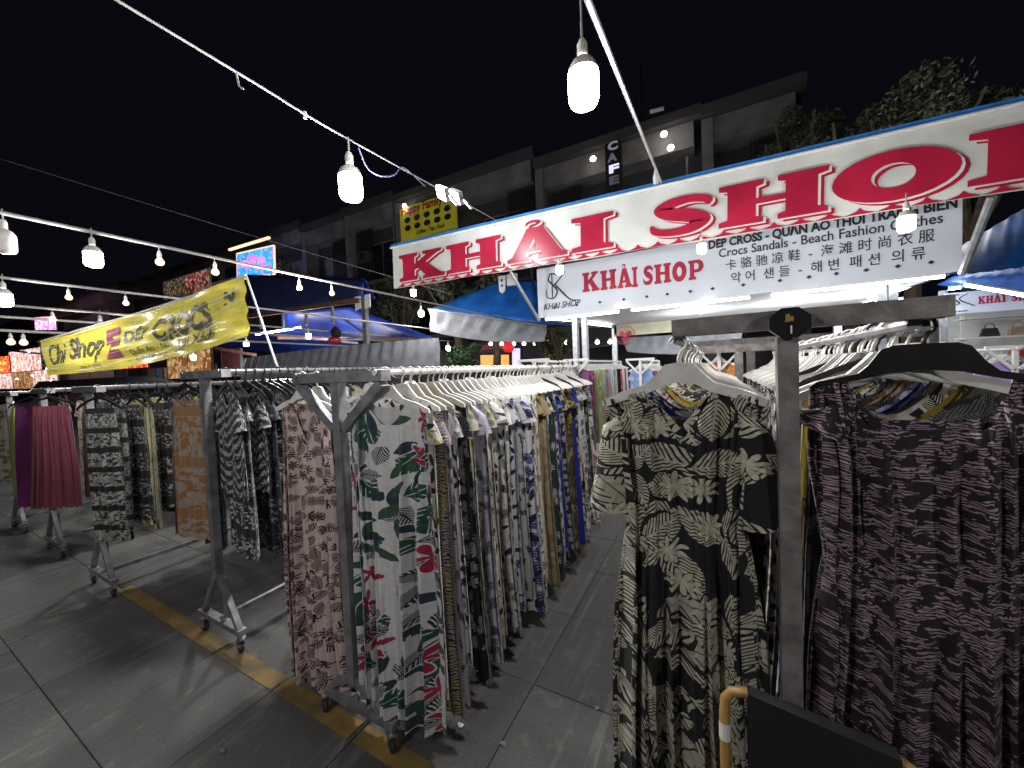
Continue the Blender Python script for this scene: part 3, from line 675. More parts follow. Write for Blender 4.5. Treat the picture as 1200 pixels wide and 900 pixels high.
def strip(mb, P, t, y0, sx=1, sz=1, ox=0, oz=0):
    L, Rr = stroke(P); n = len(L)
    A = [(ox+a*sx, y0, oz+b*sz) for a, b in L] + [(ox+a*sx, y0, oz+b*sz) for a, b in Rr]
    B = [(x, y0+t, z) for x, _, z in A]
    f = []
    for i in range(n-1):
        f.append((i, i+1, n+i+1, n+i)); f.append((2*n+i, 3*n+i, 3*n+i+1, 2*n+i+1)); f.append((i, 2*n+i, 2*n+i+1, i+1)); f.append((n+i, n+i+1, 3*n+i+1, 3*n+i))
    mb.add(A+B, f)
S_PATH = [(.92,.66,.05),(.90,.80,.16),(.68,.89,.19),(.42,.86,.24),(.27,.73,.27),(.40,.58,.30),(.66,.47,.32),(.82,.32,.28),(.68,.15,.23),(.42,.11,.19),(.18,.18,.16),(.10,.36,.05)]
HOOK = [(.40,1.08,.03),(.44,1.16,.07),(.55,1.19,.08),(.66,1.15,.08),(.62,1.09,.07),(.55,1.04,.03)]
def glyph(mb, ch, ox, oz, wd, ht, y0, t=.004):
    """draws glyph into box of width wd"""
    if ch == 'S': strip(mb, S_PATH, t, y0, wd/1.02, ht, ox, oz); return
    base = 'A' if ch == 'Ả' else ch
    w0, outer, holes = GL[base]; sx = wd/w0
    mb.prism([(ox+x*sx, oz+z*ht) for x, z in outer], [[(ox+x*sx, oz+z*ht) for x, z in h] for h in holes], t, y0)
    if ch == 'Ả': strip(mb, HOOK, t, y0, sx, ht, ox, oz)
DG = None
def text(parent, s, x, z, size, mat, y0=-.01, bold=0, name='lettering', align='LEFT', fitw=None, shear=0, rz=0, ext=.001):
    cu = bpy.data.curves.new('txt', 'FONT'); cu.body = s; cu.size = size; cu.offset = bold; cu.extrude = ext; cu.align_x = align; cu.shear = shear
    cu.resolution_u = 3
    ob = bpy.data.objects.new('txt', cu); COL.objects.link(ob)
    dg = bpy.context.evaluated_depsgraph_get(); dg.update()
    me = bpy.data.meshes.new_from_object(ob.evaluated_get(dg)); bpy.data.objects.remove(ob)
    xs = [v.co.x for v in me.vertices]
    sx = 1
    if fitw and xs: sx = fitw/(max(xs)-min(xs))
    for v in me.vertices: v.co = Vector((v.co.x*sx, -v.co.z, v.co.y))
    me.materials.clear(); me.materials.append(mat)
    o = put(me, name, parent, (x, y0, z))
    if ' ' in s.strip(): o['kind'] = 'stuff'
    return o

# ---------------------------------------------------------------- big roof banner
YB = 5.75
pl = py_(460, 291, YB); pr = py_(1200, 122, YB); ang = math.atan2(pr.z-pl.z, pr.x-pl.x)
ban = thing('roof_banner', (pl.x, YB, pl.z), 'long white banner with huge red KHẢI SHOP letters along the canopy edge', 'banner')
ban.rotation_euler = (0, -ang, 0)
BH = .82; BL = 10.6
def bany(x): return .03*math.sin(x*1.9)+.012*math.sin(x*5.3)
cl = MB(); nx, nz = 120, 6
for i in range(nx+1):
    for j in range(nz+1):
        x = BL*i/nx; sag = .012*math.sin(x*4.1)*(j/nz); cl.v.append((x, bany(x)*.0+.012*math.sin(x*2.3)*(j/nz), -BH*j/nz-.05*0+sag*.4))
for i in range(nx):
    for j in range(nz): k = i*(nz+1)+j; cl.f.append((k, k+1, k+nz+2, k+nz+1))
k0 = len(cl.v); cl.v += [(x, y+.02, z) for x, y, z in cl.v]; cl.f += [tuple(q+k0 for q in f[::-1]) for f in list(cl.f)]
cl.build('cloth', M_BANW, ban, smooth=True)
MB().box((BL/2, .03, .035), (BL+.05, .10, .075)).build('blue_edge', M_BLUEE, ban)
MB().tube([(-.03, -.03, .0), (BL, -.03, .0)], .022, 8).build('top_tube', M_WHITE, ban)
def bu(px): # banner coordinate of a pixel column in the photograph
    y_ = 291-.2284*(px-460)+25; return (py_(px, y_, YB).x-pl.x)/math.cos(ang)
for ch, x0, x1 in (('K', 470, 527), ('H', 525, 594), ('Ả', 596, 672), ('I', 671, 724), ('S', 757, 846), ('H', 843, 982), ('O', 975, 1140), ('P', 1134, 1290)):
    a_, b_ = bu(x0), (bu(x1) if x1 < 1200 else bu(1134)+1.55)
    wd = (b_-a_)*.93; zb = -BH*.88; ht = BH*.64
    l1 = MB(); glyph(l1, ch, a_+.06, zb-.04, wd, ht, -.028); sh = l1.build('letter_shadow', M_REDS, ban)
    l2 = MB(); glyph(l2, ch, a_+.028, zb-.018, wd, ht, -.034); l2.build('letter_outline', M_BANW, ban)
    l3 = MB(); glyph(l3, ch, a_, zb, wd, ht, -.040); l3.build('letter', M_RED, ban)
sc = MB(); x = .12
while x < BL-.2:
    sc.prism([(x, -BH-.0), (x+.1, -BH+.035), (x+.135, -BH+.075), (x+.17, -BH+.035), (x+.27, -BH)], (), .004, -.025); x += .27
sc.build('scalloped_border', M_RED, ban)
# struts from banner to stall corners, near poles
YS = 6.6
def pole(p, q, r, label, name='awning_strut', cat='strut', mat=M_ALU, group=None):
    p = Vector(p); q = Vector(q); o = MB().tube([(0, 0, 0), q-p], r, 8).build(name, mat, None, p); return tag(o, label, cat, group)
pole(py_(632, 376, YS-.1), py_(598, 318, YB+.12), .03, 'pale metal strut from the left corner of the KHẢI SHOP sign to the banner')
pole(py_(1128, 320, YS-.1), py_(1163, 230, YB+.12), .04, 'pale metal strut from the right corner of the KHẢI SHOP sign to the banner')

# ---------------------------------------------------------------- sign board on the stall front
sl_ = py_(631, 372, YS); sr_ = py_(1128, 318, YS)
sx0, sx1, sz0 = sl_.x, sr_.x, (sl_.z+sr_.z)/2; SW = sx1-sx0; SH = .92
sg = thing('shop_sign', (sx0, YS, sz0), 'long white shop sign with slight added glow reading KHẢI SHOP with small black lines of text', 'sign')
MB().box((SW/2, .03, SH/2), (SW, .05, SH)).build('panel', M_SIGNW, sg)
def su(px, py): p = py_(px, py, YS); return p.x-sx0, p.z-sz0
for x0, x1, ch in ((683, 704, 'K'), (704, 724, 'H'), (724, 742, 'Ả'), (741, 748, 'I'), (753, 767, 'S'), (767, 788, 'H'), (788, 806, 'O'), (807, 826, 'P')):
    xm = (x0+x1)/2; yb = 344-(xm-683)*.115
    u0, v0 = su(x0, yb); u1, v1 = su(x1, yb); _, vt = su(xm, yb-26)
    l = MB(); glyph(l, ch, u0, v0, (u1-u0)*.94, (vt-v0)*.93, -.004); l.build('letter', M_RED, sg)
lg = MB(); u0, v0 = su(643, 360)
strip(lg, [(.62,.92,.03),(.30,1.0,.05),(.18,.80,.06),(.40,.60,.07),(.58,.40,.07),(.42,.18,.05),(.12,.22,.04),(.05,.48,.03)], .004, -.004, .42, .55, u0-.06, v0+.06)
strip(lg, [(.35,1.0,.05),(.35,.2,.05)], .004, -.009, .42, .55, u0-.06, v0+.06)
strip(lg, [(.95,1.0,.03),(.62,.72,.05),(.45,.62,.05)], .004, -.006, .42, .55, u0-.06, v0+.06)
strip(lg, [(.50,.62,.05),(.85,.30,.07),(1.2,.05,.05),(1.5,.02,.02)], .004, -.0075, .42, .55, u0-.06, v0+.06)
lg.build('monogram', M_INK, sg)
u0, v0 = su(637, 362); u1, v1 = su(680, 355)
text(sg, 'KHAI SHOP', u0, v0-.02, .16, M_INK, -.008, .002, 'small_name', fitw=u1-u0, shear=.3)
for s, x0, y0, x1, sz, bd in (('DÉP CROSS - QUẦN ÁO THỜI TRANG BIỂN', 830, 292, 1121, .17, .007), ('Crocs Sandals - Beach Fashion Clothes', 842, 302, 1104, .18, .002), ('卡 骆 驰 凉 鞋  -  海 滩 时 尚 衣 服', 850, 316, 1094, .17, .001), ('악 어  샌 들  -  해 변  패 션  의 류', 856, 331, 1083, .17, .001)):
    a_, b_ = su(x0, y0); c_, _ = su(x1, y0-(x1-x0)*.12)
    text(sg, s, a_, b_, sz, M_INK, -.008, bd, 'text_line', fitw=c_-a_)
k = 0
for px in (650, 676, 703, 731, 758, 782, 809, 835, 871, 914, 948, 980, 1015, 1052, 1091):
    a_, b_ = su(px, 371-.109*(px-631)-8-(px-631)*.012); MB().prism([(a_-.032, b_), (a_, b_-.026), (a_+.032, b_), (a_, b_+.026)], (), .006, -.008).build('eyelet', M_INK, sg)
for x0, x1 in ((.02, .28), (.30, .62), (.65, .98)):   # tubes under the sign
    t = thing('tube_light', (sx0+SW*(x0+x1)/2, YS-.02, sz0-.05), 'white tube light under the KHẢI SHOP sign, %s segment' % ('left', 'middle', 'right')[k], 'tube light', 'tube lights under the sign'); k += 1
    L_ = SW*(x1-x0)-.1
    MB().box((0, 0, .03), (L_, .05, .03)).build('fixture', M_WHITE, t); MB().tube([(-L_/2, 0, 0), (L_/2, 0, 0)], .018, 8).build('lamp', E_TUBE, t)

LI = {}
def light_at(parent, z, energy, col=(1, .975, .94), r=.09):
    key = (energy, col, r)
    if key not in LI:
        l = bpy.data.lights.new('lamp_light', 'POINT'); l.energy = energy; l.color = col; l.shadow_soft_size = r; LI[key] = l
    o = bpy.data.objects.new('lamp_light', LI[key]); COL.objects.link(o); o.parent = parent; o.location = (0, 0, z)
# ---------------------------------------------------------------- the stall
YK = 9.6
st = thing('shop_stall', (0, YS, 0), 'white framed clothing stall with white ceiling behind the KHẢI SHOP sign', 'market stall')
zc = sz0+.06
MB().box(((sx0+sx1)/2, (YK-YS)/2+.1, zc), (SW, YK-YS-.2, .04)).build('ceiling', M_CEIL, st)
MB().box(((sx0+sx1)/2, (YK-YS)/2, .04), (SW, YK-YS, .08)).build('floor_platform', M_WHITE, st)
for px, w_ in ((674, .10), (685, .10)):
    p = py_(px, 372, YS+.25); MB().box((p.x, .25, zc/2), (w_*.9, .12, zc-.06)).build('post', M_ALU, st)
for px in (1031, 1045):
    p = py_(px, 340, YS+.25); MB().box((p.x, .25, zc/2+.1), (.09, .12, zc-.06)).build('post', M_ALU, st)
p = py_(720, 383, YK); MB().box((p.x, YK-YS, zc/2), (.12, .1, zc)).build('post', M_ALU, st)
MB().box((sx1-.5, YK-YS, zc/2), (.12, .1, zc)).build('post', M_ALU, st)
MB().box(((p.x+sx1)/2, YK-YS-.02, zc-.13), (sx1-p.x, .06, .22)).build('fascia', M_CREAM, st)
MB().box(((p.x+sx1)/2, YK-YS-.07, zc-.27), (sx1-p.x, .06, .05)).build('fascia', M_CREAM, st)
# side beam frames
MB().bar((sx0+.1, .1, zc-.05), (p.x, YK-YS, zc-.05), .06).build('side_beam', M_ALU, st)
MB().bar((sx1-.1, .1, zc-.05), (sx1-.4, YK-YS, zc-.05), .06).build('side_beam', M_ALU, st)
k = 0
def tubeight(p, q, label, group='tube lights in the stalls', r=.018):
    p = Vector(p); q = Vector(q); m = (p+q)/2
    t = thing('tube_light', m, label, 'tube light', group)
    MB().tube([p-m, q-m], r, 8).build('lamp', E_TUBE, t); MB().bar(p-m+Vector((0, 0, r+.016)), q-m+Vector((0, 0, r+.016)), .05, .025).build('fixture', M_WHITE, t)
    return t
tubeight((sx0+.15, YS+.2, zc-.06), (sx0+.35, YS+1.2, zc-.06), 'tube light along the left side of the stall ceiling, nearer one')
tubeight((sx0+.45, YS+1.5, zc-.06), (sx0+.75, YS+2.6, zc-.06), 'tube light along the left side of the stall ceiling, farther one')
tubeight((sx1-.12, YS+.2, zc-.06), (sx1-.16, YS+1.3, zc-.06), 'tube light along the right side of the stall ceiling, nearer one')
tubeight((sx1-.2, YS+1.5, zc-.06), (sx1-.25, YS+2.7, zc-.06), 'tube light along the right side of the stall ceiling, farther one')
for i, px in enumerate((815, 925, 1015)):
    q = py_(px, 366-i*5, YS+1.6)
    t_ = tubeight((q.x-.12, YS+1.3, zc-.045), (q.x+.1, YS+1.9, zc-.045), 'short ceiling tube light, %s from the left' % ORD[i], r=.012); light_at(t_, -.22, 38, (.94, .97, 1))
# grey drooping tarp behind
def sheet(pts_top, pts_bot, n, sagz, mat, name, label, cat, fold=.02, nz=6, group=None, kind=None, thick=.01, nf=9):
    a, b = Vector(pts_top[0]), Vector(pts_top[1]); c, d = Vector(pts_bot[0]), Vector(pts_bot[1])
    mb = MB(); V = []
    nr = ((b-a).cross(c-a)).normalized()
    for i in range(n+1):
        u = i/n
        T = a.lerp(b, u)+Vector((0, 0, -sagz[0]*4*u*(1-u))); B = c.lerp(d, u)+Vector((0, 0, -sagz[1]*4*u*(1-u)))
        for j in range(nz+1):
            v = j/nz; p = T.lerp(B, v) + nr*fold*math.sin(u*nf*6.28+v*4.5)*math.sin(math.pi*min(1, v*1.2+.15))
            V.append(p)
    o0 = a; V = [p-o0 for p in V]; m = len(V)
    mb.v = [tuple(p) for p in V] + [tuple(p+nr*thick) for p in V]
    for i in range(n):
        for j in range(nz):
            k = i*(nz+1)+j; mb.f.append((k, k+1, k+nz+2, k+nz+1)); mb.f.append((m+k, m+k+nz+1, m+k+nz+2, m+k+1))
    o = mb.build(name, mat, None, o0, True); return tag(o, label, cat, group, kind)
sheet((py_(728, 396, 9.9), py_(870, 388, 9.9)), (py_(735, 412, 9.9), py_(868, 408, 9.9)), 40, (.0, .1), M_TARPG, 'tarpaulin', 'grey tarpaulin sagging behind the stall beside the red fan', 'tarpaulin', .03)
MB()
# red wall fan
fp = py_(733, 393, YK-.25)
t = thing('wall_fan', fp, 'red wall fan on the back left post of the stall', 'fan')
ring = [(.22*math.cos(rad(a_)), 0, .22*math.sin(rad(a_))) for a_ in range(0, 361, 15)]
MB().tube(ring, .008, 6).build('guard', M_RED, t)
sp = MB()
for k in range(16): sp.tube([(0, -.04, 0), (.22*math.cos(k*.3927), 0, .22*math.sin(k*.3927))], .004, 4)
sp.build('spokes', M_RED, t)
for k in range(3):
    bl_ = MB(); ths = [k*2.094+x_*.25 for x_ in range(5)]
    bl_.prism([(0, 0)]+[((.16 if 0 < i < 4 else .13)*math.cos(a_), (.16 if 0 < i < 4 else .13)*math.sin(a_)) for i, a_ in enumerate(ths)], (), .004, -.01); bl_.build('blade', M_RED, t)
MB().lathe([(0, -.05), (.05, -.045), (.05, .1), (0, .1)], (0, 0, 0), 10, 'y').build('motor', M_RED, t)

# ---------------------------------------------------------------- back racks with colourful garments
def simple_rack(x, y0, y1, z, label):
    t = thing('garment_rack', (x, y0, 0), label, 'clothes rack', 'garment racks in the stalls')
    for e in (0, y1-y0):
        MB().box((0, e, z/2), (.035, .035, z-.02)).build('post', M_WHITE, t); MB().box((0, e, .08), (.4, .03, .03)).build('foot_bar', M_WHITE, t)
    MB().box((0, -.02, z+.02), (.42, .03, .03)).build('top_crossbar', M_WHITE, t)
    for sg in (-1, 1): MB().bar((sg*.2, -.02, z), (sg*.02, -.02, z-.2), .025).build('brace', M_WHITE, t)
    MB().tube([(0, -.05, z), (0, y1-y0+.05, z)], .014, 8).build('rail', M_WHITE, t)
simple_rack(-1.98, 5.9, 9.2, 1.72, 'white rack of bright long dresses left of the stall post')
far = ['dusky', 'magenta', 'dusky', 'khaki', 'palecream', 'limewhite', 'limewhite', 'palecream', 'palecream', 'skyblue', 'orangefar', 'whitefar', 'whitefar', 'teal', 'teal', 'whitefar', 'blackfar', 'blackfar', 'blackfar', 'redwhite', 'whitefar', 'redwhite', 'dusky', 'whitefar']
for i, c in enumerate(far):
    hang(-1.98, 5.95+i*.135, 1.72, 'maxi1' if i not in (1, 9) else 'top', c, 'white', None, '%s along the bright rack' % ORD[i], 'the bright rack', random.uniform(-.25, .25))
simple_rack(-1.95, 4.2, 5.5, 1.70, 'white rail behind the end of the central rack, with white and black hangers')
for i in range(16):
    hang(-1.95, 4.25+i*.075, 1.70, 'maxi%d' % (i % 3), ['whitedark', 'greywhite', 'darkwhite', 'whitepink'][i % 4], 'white' if i % 5 else 'black', None, '%s on the rail beyond the central rack' % ORD[i], 'the rail behind the central rack', random.uniform(-.3, .3))
simple_rack(-1.0, 6.0, 8.2, 1.68, 'white rack inside the stall with sky blue and violet tops')
for i, c in enumerate(['skyblue', 'violetmix', 'violetmix', 'redwhite', 'blackfar', 'whitefar', 'orangefar', 'whitefar', 'redwhite', 'whitefar', 'skyblue', 'blackfar']):
    hang(-1.0, 6.05+i*.17, 1.68, 'top' if i % 2 else 'mid', c, 'white', None, '%s on the middle rack inside the stall' % ORD[i], 'the middle rack in the stall', random.uniform(-.5, .5))
# grey wooden goods frame behind the foreground rack
fx = thing('garment_stand', (0, 4.6, 0), 'grey brown garment stand standing inside the stall behind the hangers', 'clothes rack')
a_ = py_(868, 410, 4.6); b_ = py_(1000, 395, 4.6)
MB().box(((a_.x+b_.x)/2, 0, 1.80), (2.0, .06, .08)).build('top_rail', M_BROWN, fx)
for px in (880,): p = py_(px, 430, 4.6); MB().box((p.x, 0, .88), (.07, .06, 1.76)).build('post', M_BROWN, fx)
for xx in ((a_.x+b_.x)/2-.97, (a_.x+b_.x)/2+.97): MB().box((xx, 0, .88), (.06, .06, 1.76)).build('post', M_BROWN, fx)
simple_rack(.05, 5.2, 6.4, 1.72, 'white rack inside the stall with orange and pale tops')
for i, c in enumerate(['orangefar', 'blackfar', 'whitefar', 'palecream', 'orangefar', 'whitefar', 'whitefar', 'mustard']):
    hang(.05, 5.25+i*.14, 1.72, 'top', c, 'white', None, '%s on the rack behind the palm frond dress' % ORD[i], 'the rack behind the palm frond dress', random.uniform(-.5, .5))
simple_rack(.75, 4.8, 6.4, 1.66, 'white rack inside the stall with ruffled pale garments')
for i in range(10):
    hang(.75, 4.85+i*.15, 1.66, 'mid', ['whitefar', 'mustard', 'palecream', 'olive', 'whitefar'][i % 5], 'white', None, '%s on the rack right of the display frame' % ORD[i], 'the rack right of the display frame', random.uniform(-.5, .5))

# ---------------------------------------------------------------- right far stall
YR = 6.4
rs = thing('neighbour_stall', (0, YR, 0), 'neighbouring stall on the right with blue canopy and white back wall', 'market stall')
def quadsheet(parent, name, pts, mat, th=.03):
    a, b, c, d = [Vector(p) for p in pts]; nr = (b-a).cross(d-a).normalized()*th
    V = [a, b, c, d, a+nr, b+nr, c+nr, d+nr]
    return MB().add(V, [(0,1,2,3),(7,6,5,4),(0,4,5,1),(1,5,6,2),(2,6,7,3),(3,7,4,0)]).build(name, mat, parent)
def loc(p, o): return Vector(p)-Vector(o)
O_ = (0, YR, 0)
p1 = py_(1128, 300, 7.2); p2 = py_(1215, 232, 7.2); p3 = py_(1215, 330, 6.4); p4 = py_(1128, 322, 7.0)
sheet((py_(1120, 292, 8.4), py_(1290, 190, 8.4)), (py_(1105, 322, 7.2), py_(1290, 300, 7.2)), 24, (0, .03), M_TARPB, 'canopy', 'bright blue tarpaulin canopy at the right edge, upper slope', 'canopy', .02, 6)
sheet((py_(1128, 322, 7.15), py_(1290, 302, 7.15)), (py_(1098, 334, 8.6), py_(1290, 352, 8.6)), 24, (0, .02), M_TARPB, 'canopy', 'blue tarpaulin underside at the right edge below the upper slope', 'canopy', .02, 6)
pw = py_(1095, 380, 10.5)
MB().box((pw.x+3.0, 10.6-YR, 1.3), (6.0, .1, 2.6)).build('back_wall', M_WHITE, rs)
MB().box((py_(1105, 380, 8.6).x, 8.6-YR, 1.3), (.08, .08, 2.6)).build('post', M_ALU, rs)
s2 = py_(1108, 369, 8.4); s3 = py_(1108, 344, 8.4)
ns = thing('small_sign', (s2.x, 8.4, s2.z), 'small white KHẢI SHOP sign on the neighbouring stall at the right edge', 'sign')
h_ = s3.z-s2.z; W2 = h_*5.5
MB().box((W2/2, .03, h_/2), (W2, .04, h_)).build('panel', M_SIGNW, ns)
x_ = h_*1.05
for ch, wd in zip('KHẢI SHOP', (.2, .2, .2, .11, .12, .18, .2, .2, .18)):
    if ch != ' ': l = MB(); glyph(l, ch, x_, h_*.38, wd*h_/.9, h_*.34, -.004); l.build('letter', M_RED, ns)
    x_ += wd*h_/.9*1.08
lg = MB(); strip(lg, [(.5,.9,.05),(.2,.9,.06),(.3,.6,.08),(.5,.35,.07),(.2,.2,.05)], .004, -.004, h_*.7, h_*.7, h_*.1, h_*.25); strip(lg, [(.9,.95,.04),(.5,.6,.06),(1.2,.1,.06)], .004, -.006, h_*.7, h_*.7, h_*.1, h_*.25); lg.build('monogram', M_INK, ns)
text(ns, 'KHAI SHOP', h_*.1, h_*.08, h_*.12, M_INK, -.004, .001, 'small_name')
text(ns, '卡 骆 驰 凉 鞋', x_+.1, h_*.5, h_*.2, M_INK, -.004, .001, 'text_line'); text(ns, '악 어 샌 들', x_+.1, h_*.2, h_*.2, M_INK, -.004, .001, 'text_line')
tubeight(py_(1130, 334, 7.6), py_(1215, 349, 7.6), 'long tube light under the right blue canopy')
tubeight(py_(1112, 339, 8.2), py_(1126, 337, 8.2), 'short tube light at the left end of the right blue canopy')
tubeight(py_(1045, 353, 9.0), py_(1058, 351, 9.0), 'short bright lamp beside the right stall post')
# shelf with bags and sandals
sh_ = thing('display_shelf', (pw.x+2.6, 9.9, 0), 'white shelf of bags and sandals in the right stall', 'shelf')
for z in (1.45, 1.85, 2.2): MB().box((0, 0, z), (5.0, .35, .03)).build('shelf_board', M_WHITE, sh_)
for x in (-2.4, 0, 2.4): MB().box((x, .16, 1.15), (.04, .04, 2.25)).build('upright', M_WHITE, sh_)
M_BAG = [plain('bag_black', (.03, .03, .03), .5), plain('bag_white', (.6, .58, .56), .5), plain('bag_tan', (.35, .27, .2), .5), plain('bag_red', (.4, .04, .05), .5)]
def handbag(x, y, z, mi, label):
    t = thing('handbag', (x, y, z), label, 'handbag', 'handbags on the shelf')
    MB().add([(-.11, -.05, 0), (.11, -.05, 0), (.11, .05, 0), (-.11, .05, 0), (-.085, -.025, .15), (.085, -.025, .15), (.085, .025, .15), (-.085, .025, .15)], [(0,3,2,1),(4,5,6,7),(0,1,5,4),(1,2,6,5),(2,3,7,6),(3,0,4,7)]).build('body', M_BAG[mi], t)
    MB().tube([(-.06, 0, .14), (-.05, 0, .21), (0, 0, .235), (.05, 0, .21), (.06, 0, .14)], .007, 6).build('handle', M_BAG[mi], t)
bc = ['black', 'white', 'tan', 'red']
for r_, z in enumerate((1.865, 1.465)):
    for i in range(9):
        mi = [0, 2, 1, 0, 1, 3, 0, 1, 2][(i+r_*4) % 9]
        handbag(pw.x+.45+i*.33, 9.85, z, mi, '%s handbag, %s from the left on the %s shelf of the right stall' % (bc[mi], ORD[i], ('upper', 'lower')[r_]))
text(sh_, 'CROCS SHOP', -.9, 2.02, .16, M_RED, .1, .01, 'shelf_lettering')
simple_rack(2.6, 5.6, 7.4, 1.62, 'white rack at the right edge with pale and lavender ruffled garments')
for i in range(12):
    hang(2.6, 5.65+i*.15, 1.62, 'top', ['lavender', 'lavender', 'whitefar', 'lavender', 'whitefar', 'palecream'][i % 6], 'white', None, '%s on the lavender rack at the right edge' % ORD[i], 'the lavender rack', random.uniform(-.6, .6))
simple_rack(2.05, 6.0, 8.0, 1.70, 'white rack of pale tops in front of the handbag shelf')
for i in range(10):
    hang(2.05, 6.05+i*.18, 1.70, 'top', 'whitefar' if i % 3 else 'palecream', 'white', None, '%s on the pale rack before the handbag shelf' % ORD[i], 'the pale rack', random.uniform(-.6, .6))

# ---------------------------------------------------------------- centre blue canopy
def tri_canopy(name, label, pts, faces, mat, th=.02):
    o0 = Vector(pts[0]); V = [Vector(p)-o0 for p in pts]
    # subdivide each face for wrinkles
    mb = MB()
    for f in faces:
        a, b, c = [V[i] for i in f[:3]]; d = V[f[3]] if len(f) > 3 else c
        n = 10; nr = (b-a).cross(c-a).normalized(); base = len(mb.v)
        for i in range(n+1):
            for j in range(n+1):
                u, v = i/n, j/n
                p = (a*(1-u)+b*u)*(1-v) + (d*(1-u)+c*u)*v
                e = 16*u*(1-u)*v*(1-v)
                p = p + nr*(.04*math.sin(u*9+v*5)+.03*math.sin(v*14-u*3))*e*.6 - Vector((0, 0, .06*e))
                mb.v.append(tuple(p))
        for i in range(n):
            for j in range(n): k = base+i*(n+1)+j; mb.f.append((k, k+1, k+n+2, k+n+1))
    o = mb.build(name, mat, None, o0, True)
    md = o.modifiers.new('thickness', 'SOLIDIFY'); md.thickness = th
    return tag(o, label, 'canopy', 'blue market canopies')
Yc = 8.2
P_ = [py_(503, 363, 8.6), py_(583, 330, 8.9), py_(612, 330, 8.9), py_(655, 383, 8.0), py_(642, 380, 8.0), py_(585, 372, 8.2)]
tri_canopy('canopy', 'bright blue pitched canopy beneath the left half of the KHẢI SHOP banner', [py_(503, 363, 8.4), py_(640, 380, 8.4), py_(625, 328, 9.4), py_(583, 331, 9.4), py_(690, 384, 9.8)], [(0, 1, 2, 3), (1, 4, 2, 2)], M_TARPB)
sheet((py_(502, 363, 8.3), py_(640, 383, 8.3)), (py_(504, 388, 8.3), py_(638, 400, 8.3)), 120, (0, .12), M_TARPG, 'tarpaulin', 'grey tarpaulin gathered along the front edge of the bright blue canopy', 'tarpaulin', .08, nf=7)
o = pole(py_(502, 362, 8.25), py_(640, 382, 8.25), .03, 'pale tube along the front edge of the bright blue canopy', 'canopy_tube', 'tube')
t = thing('perforated_bracket', py_(590, 328, 7.6), 'white perforated bracket at the tip of the bright blue canopy', 'bracket', 'white perforated brackets')
MB().prism([(-.12, -.25), (-.05, -.3), (.02, -.25), (.05, .1), (-.14, .1)], [ell(-.05, -.12, .035, .035, 0, 360, 8), ell(-.05, -.0, .035, .035, 0, 360, 8)], .03).build('plate', M_WHITE, t); MB().box((.2, .05, -.02), (.24, .08, .26)).build('box', M_WHITE, t)

# ---------------------------------------------------------------- left stall with navy canopies
Y1 = 7.6
post = thing('canopy_post', (0, 0, 0), 'dark steel post with white perforated brackets at the left canopies', 'post')
pb = py_(427, 350, Y1); post.location = (pb.x, Y1, 0)
MB().box((0, 0, pb.z/2), (.14, .12, pb.z)).build('shaft', M_GALV2, post)
for sgn in (-1, 1):
    MB().prism([(-.11, -.2), (.11, -.16), (.11, .2), (-.11, .2)], [ell(-.04, .1, .03, .03, 0, 360, 8), ell(.045, .1, .03, .03, 0, 360, 8), ell(-.04, -.04, .03, .03, 0, 360, 8), ell(.045, -.04, .03, .03, 0, 360, 8)], .03).build('bracket', M_WHITE, post, (sgn*.2, -.08, pb.z-.12))
MB().bar((-.05, .0, pb.z-1.0), (-.9, .0, pb.z-.5), .05).build('brace', M_GALV2, post)
tri_canopy('canopy', 'navy canopy with sheen, upper slope left of the dark post', [py_(285, 372, 7.5), py_(424, 351, 7.5), py_(427, 327, 9.2), py_(290, 322, 9.2)], [(0, 1, 2, 3)], plain('lightened_navy_tarpaulin', (.10, .14, .42), .35, 0, .3, 2, .6, bscale=4))  # lighter copy of the navy, its colour standing in for sheen on this slope
tri_canopy('canopy', 'small dark navy canopy peak above the dark post', [py_(380, 343, 9.0), py_(440, 350, 8.4), py_(428, 328, 8.8), py_(415, 326, 9.2)], [(0, 1, 2, 3)], M_TARPN)
tri_canopy('canopy', 'navy blue canopy underside right of the dark post, sloping to its low corner', [py_(410, 360, 9.6), py_(510, 397, 9.0), py_(330, 402, 11.5), py_(330, 366, 11.0)], [(0, 1, 2, 3)], M_TARPN)
tri_canopy('canopy', 'deep blue canopy underside behind the yellow banner', [py_(250, 385, 11), py_(430, 392, 10.6), py_(430, 425, 12), py_(250, 408, 12)], [(0, 1, 2, 3)], M_TARPN)
for i, (a_, b_, y_, w_) in enumerate((((288, 371), (420, 352), 7.45, .10), ((326, 396), (506, 398), 8.9, .08), ((252, 408), (300, 416), 8.6, .09), ((310, 392), (420, 402), 9.4, .05))):
    p = py_(*a_, y_); q = py_(*b_, y_); o = MB().bar((0, 0, 0), q-p, w_*.6, w_*1.3).build('canopy_beam', M_WOODB, None, p); tag(o, 'reddish timber beam of the left canopies, %s' % ('highest one under the navy slope', 'along the low right edge', 'short one beside the yellow banner', 'thin one behind the post')[i], 'beam')
for i, px in enumerate((305, 331, 358, 389)):
    p = py_(px, 364-i*3, 8.3); MB().box((0, 0, -.35), (.09, .07, .7)).build('canopy_upright', M_GALV2, None, p); tag(bpy.context.scene.objects[-1], 'short dark upright between the navy canopies, %s from the left' % ORD[i], 'upright', 'short uprights between the canopies')
sheet((py_(285, 420, 7.4), py_(514, 396, 7.4)), (py_(282, 445, 7.4), py_(516, 432, 7.4)), 240, (-.06, .0), M_TARPG, 'tarpaulin', 'pleated grey tarpaulin wall hanging behind the central rack', 'tarpaulin', .035, 8, nf=21)
tubeight(py_(300, 392, 8.2), py_(352, 384, 8.2), 'tube light under the navy canopy beside the yellow banner', r=.03)
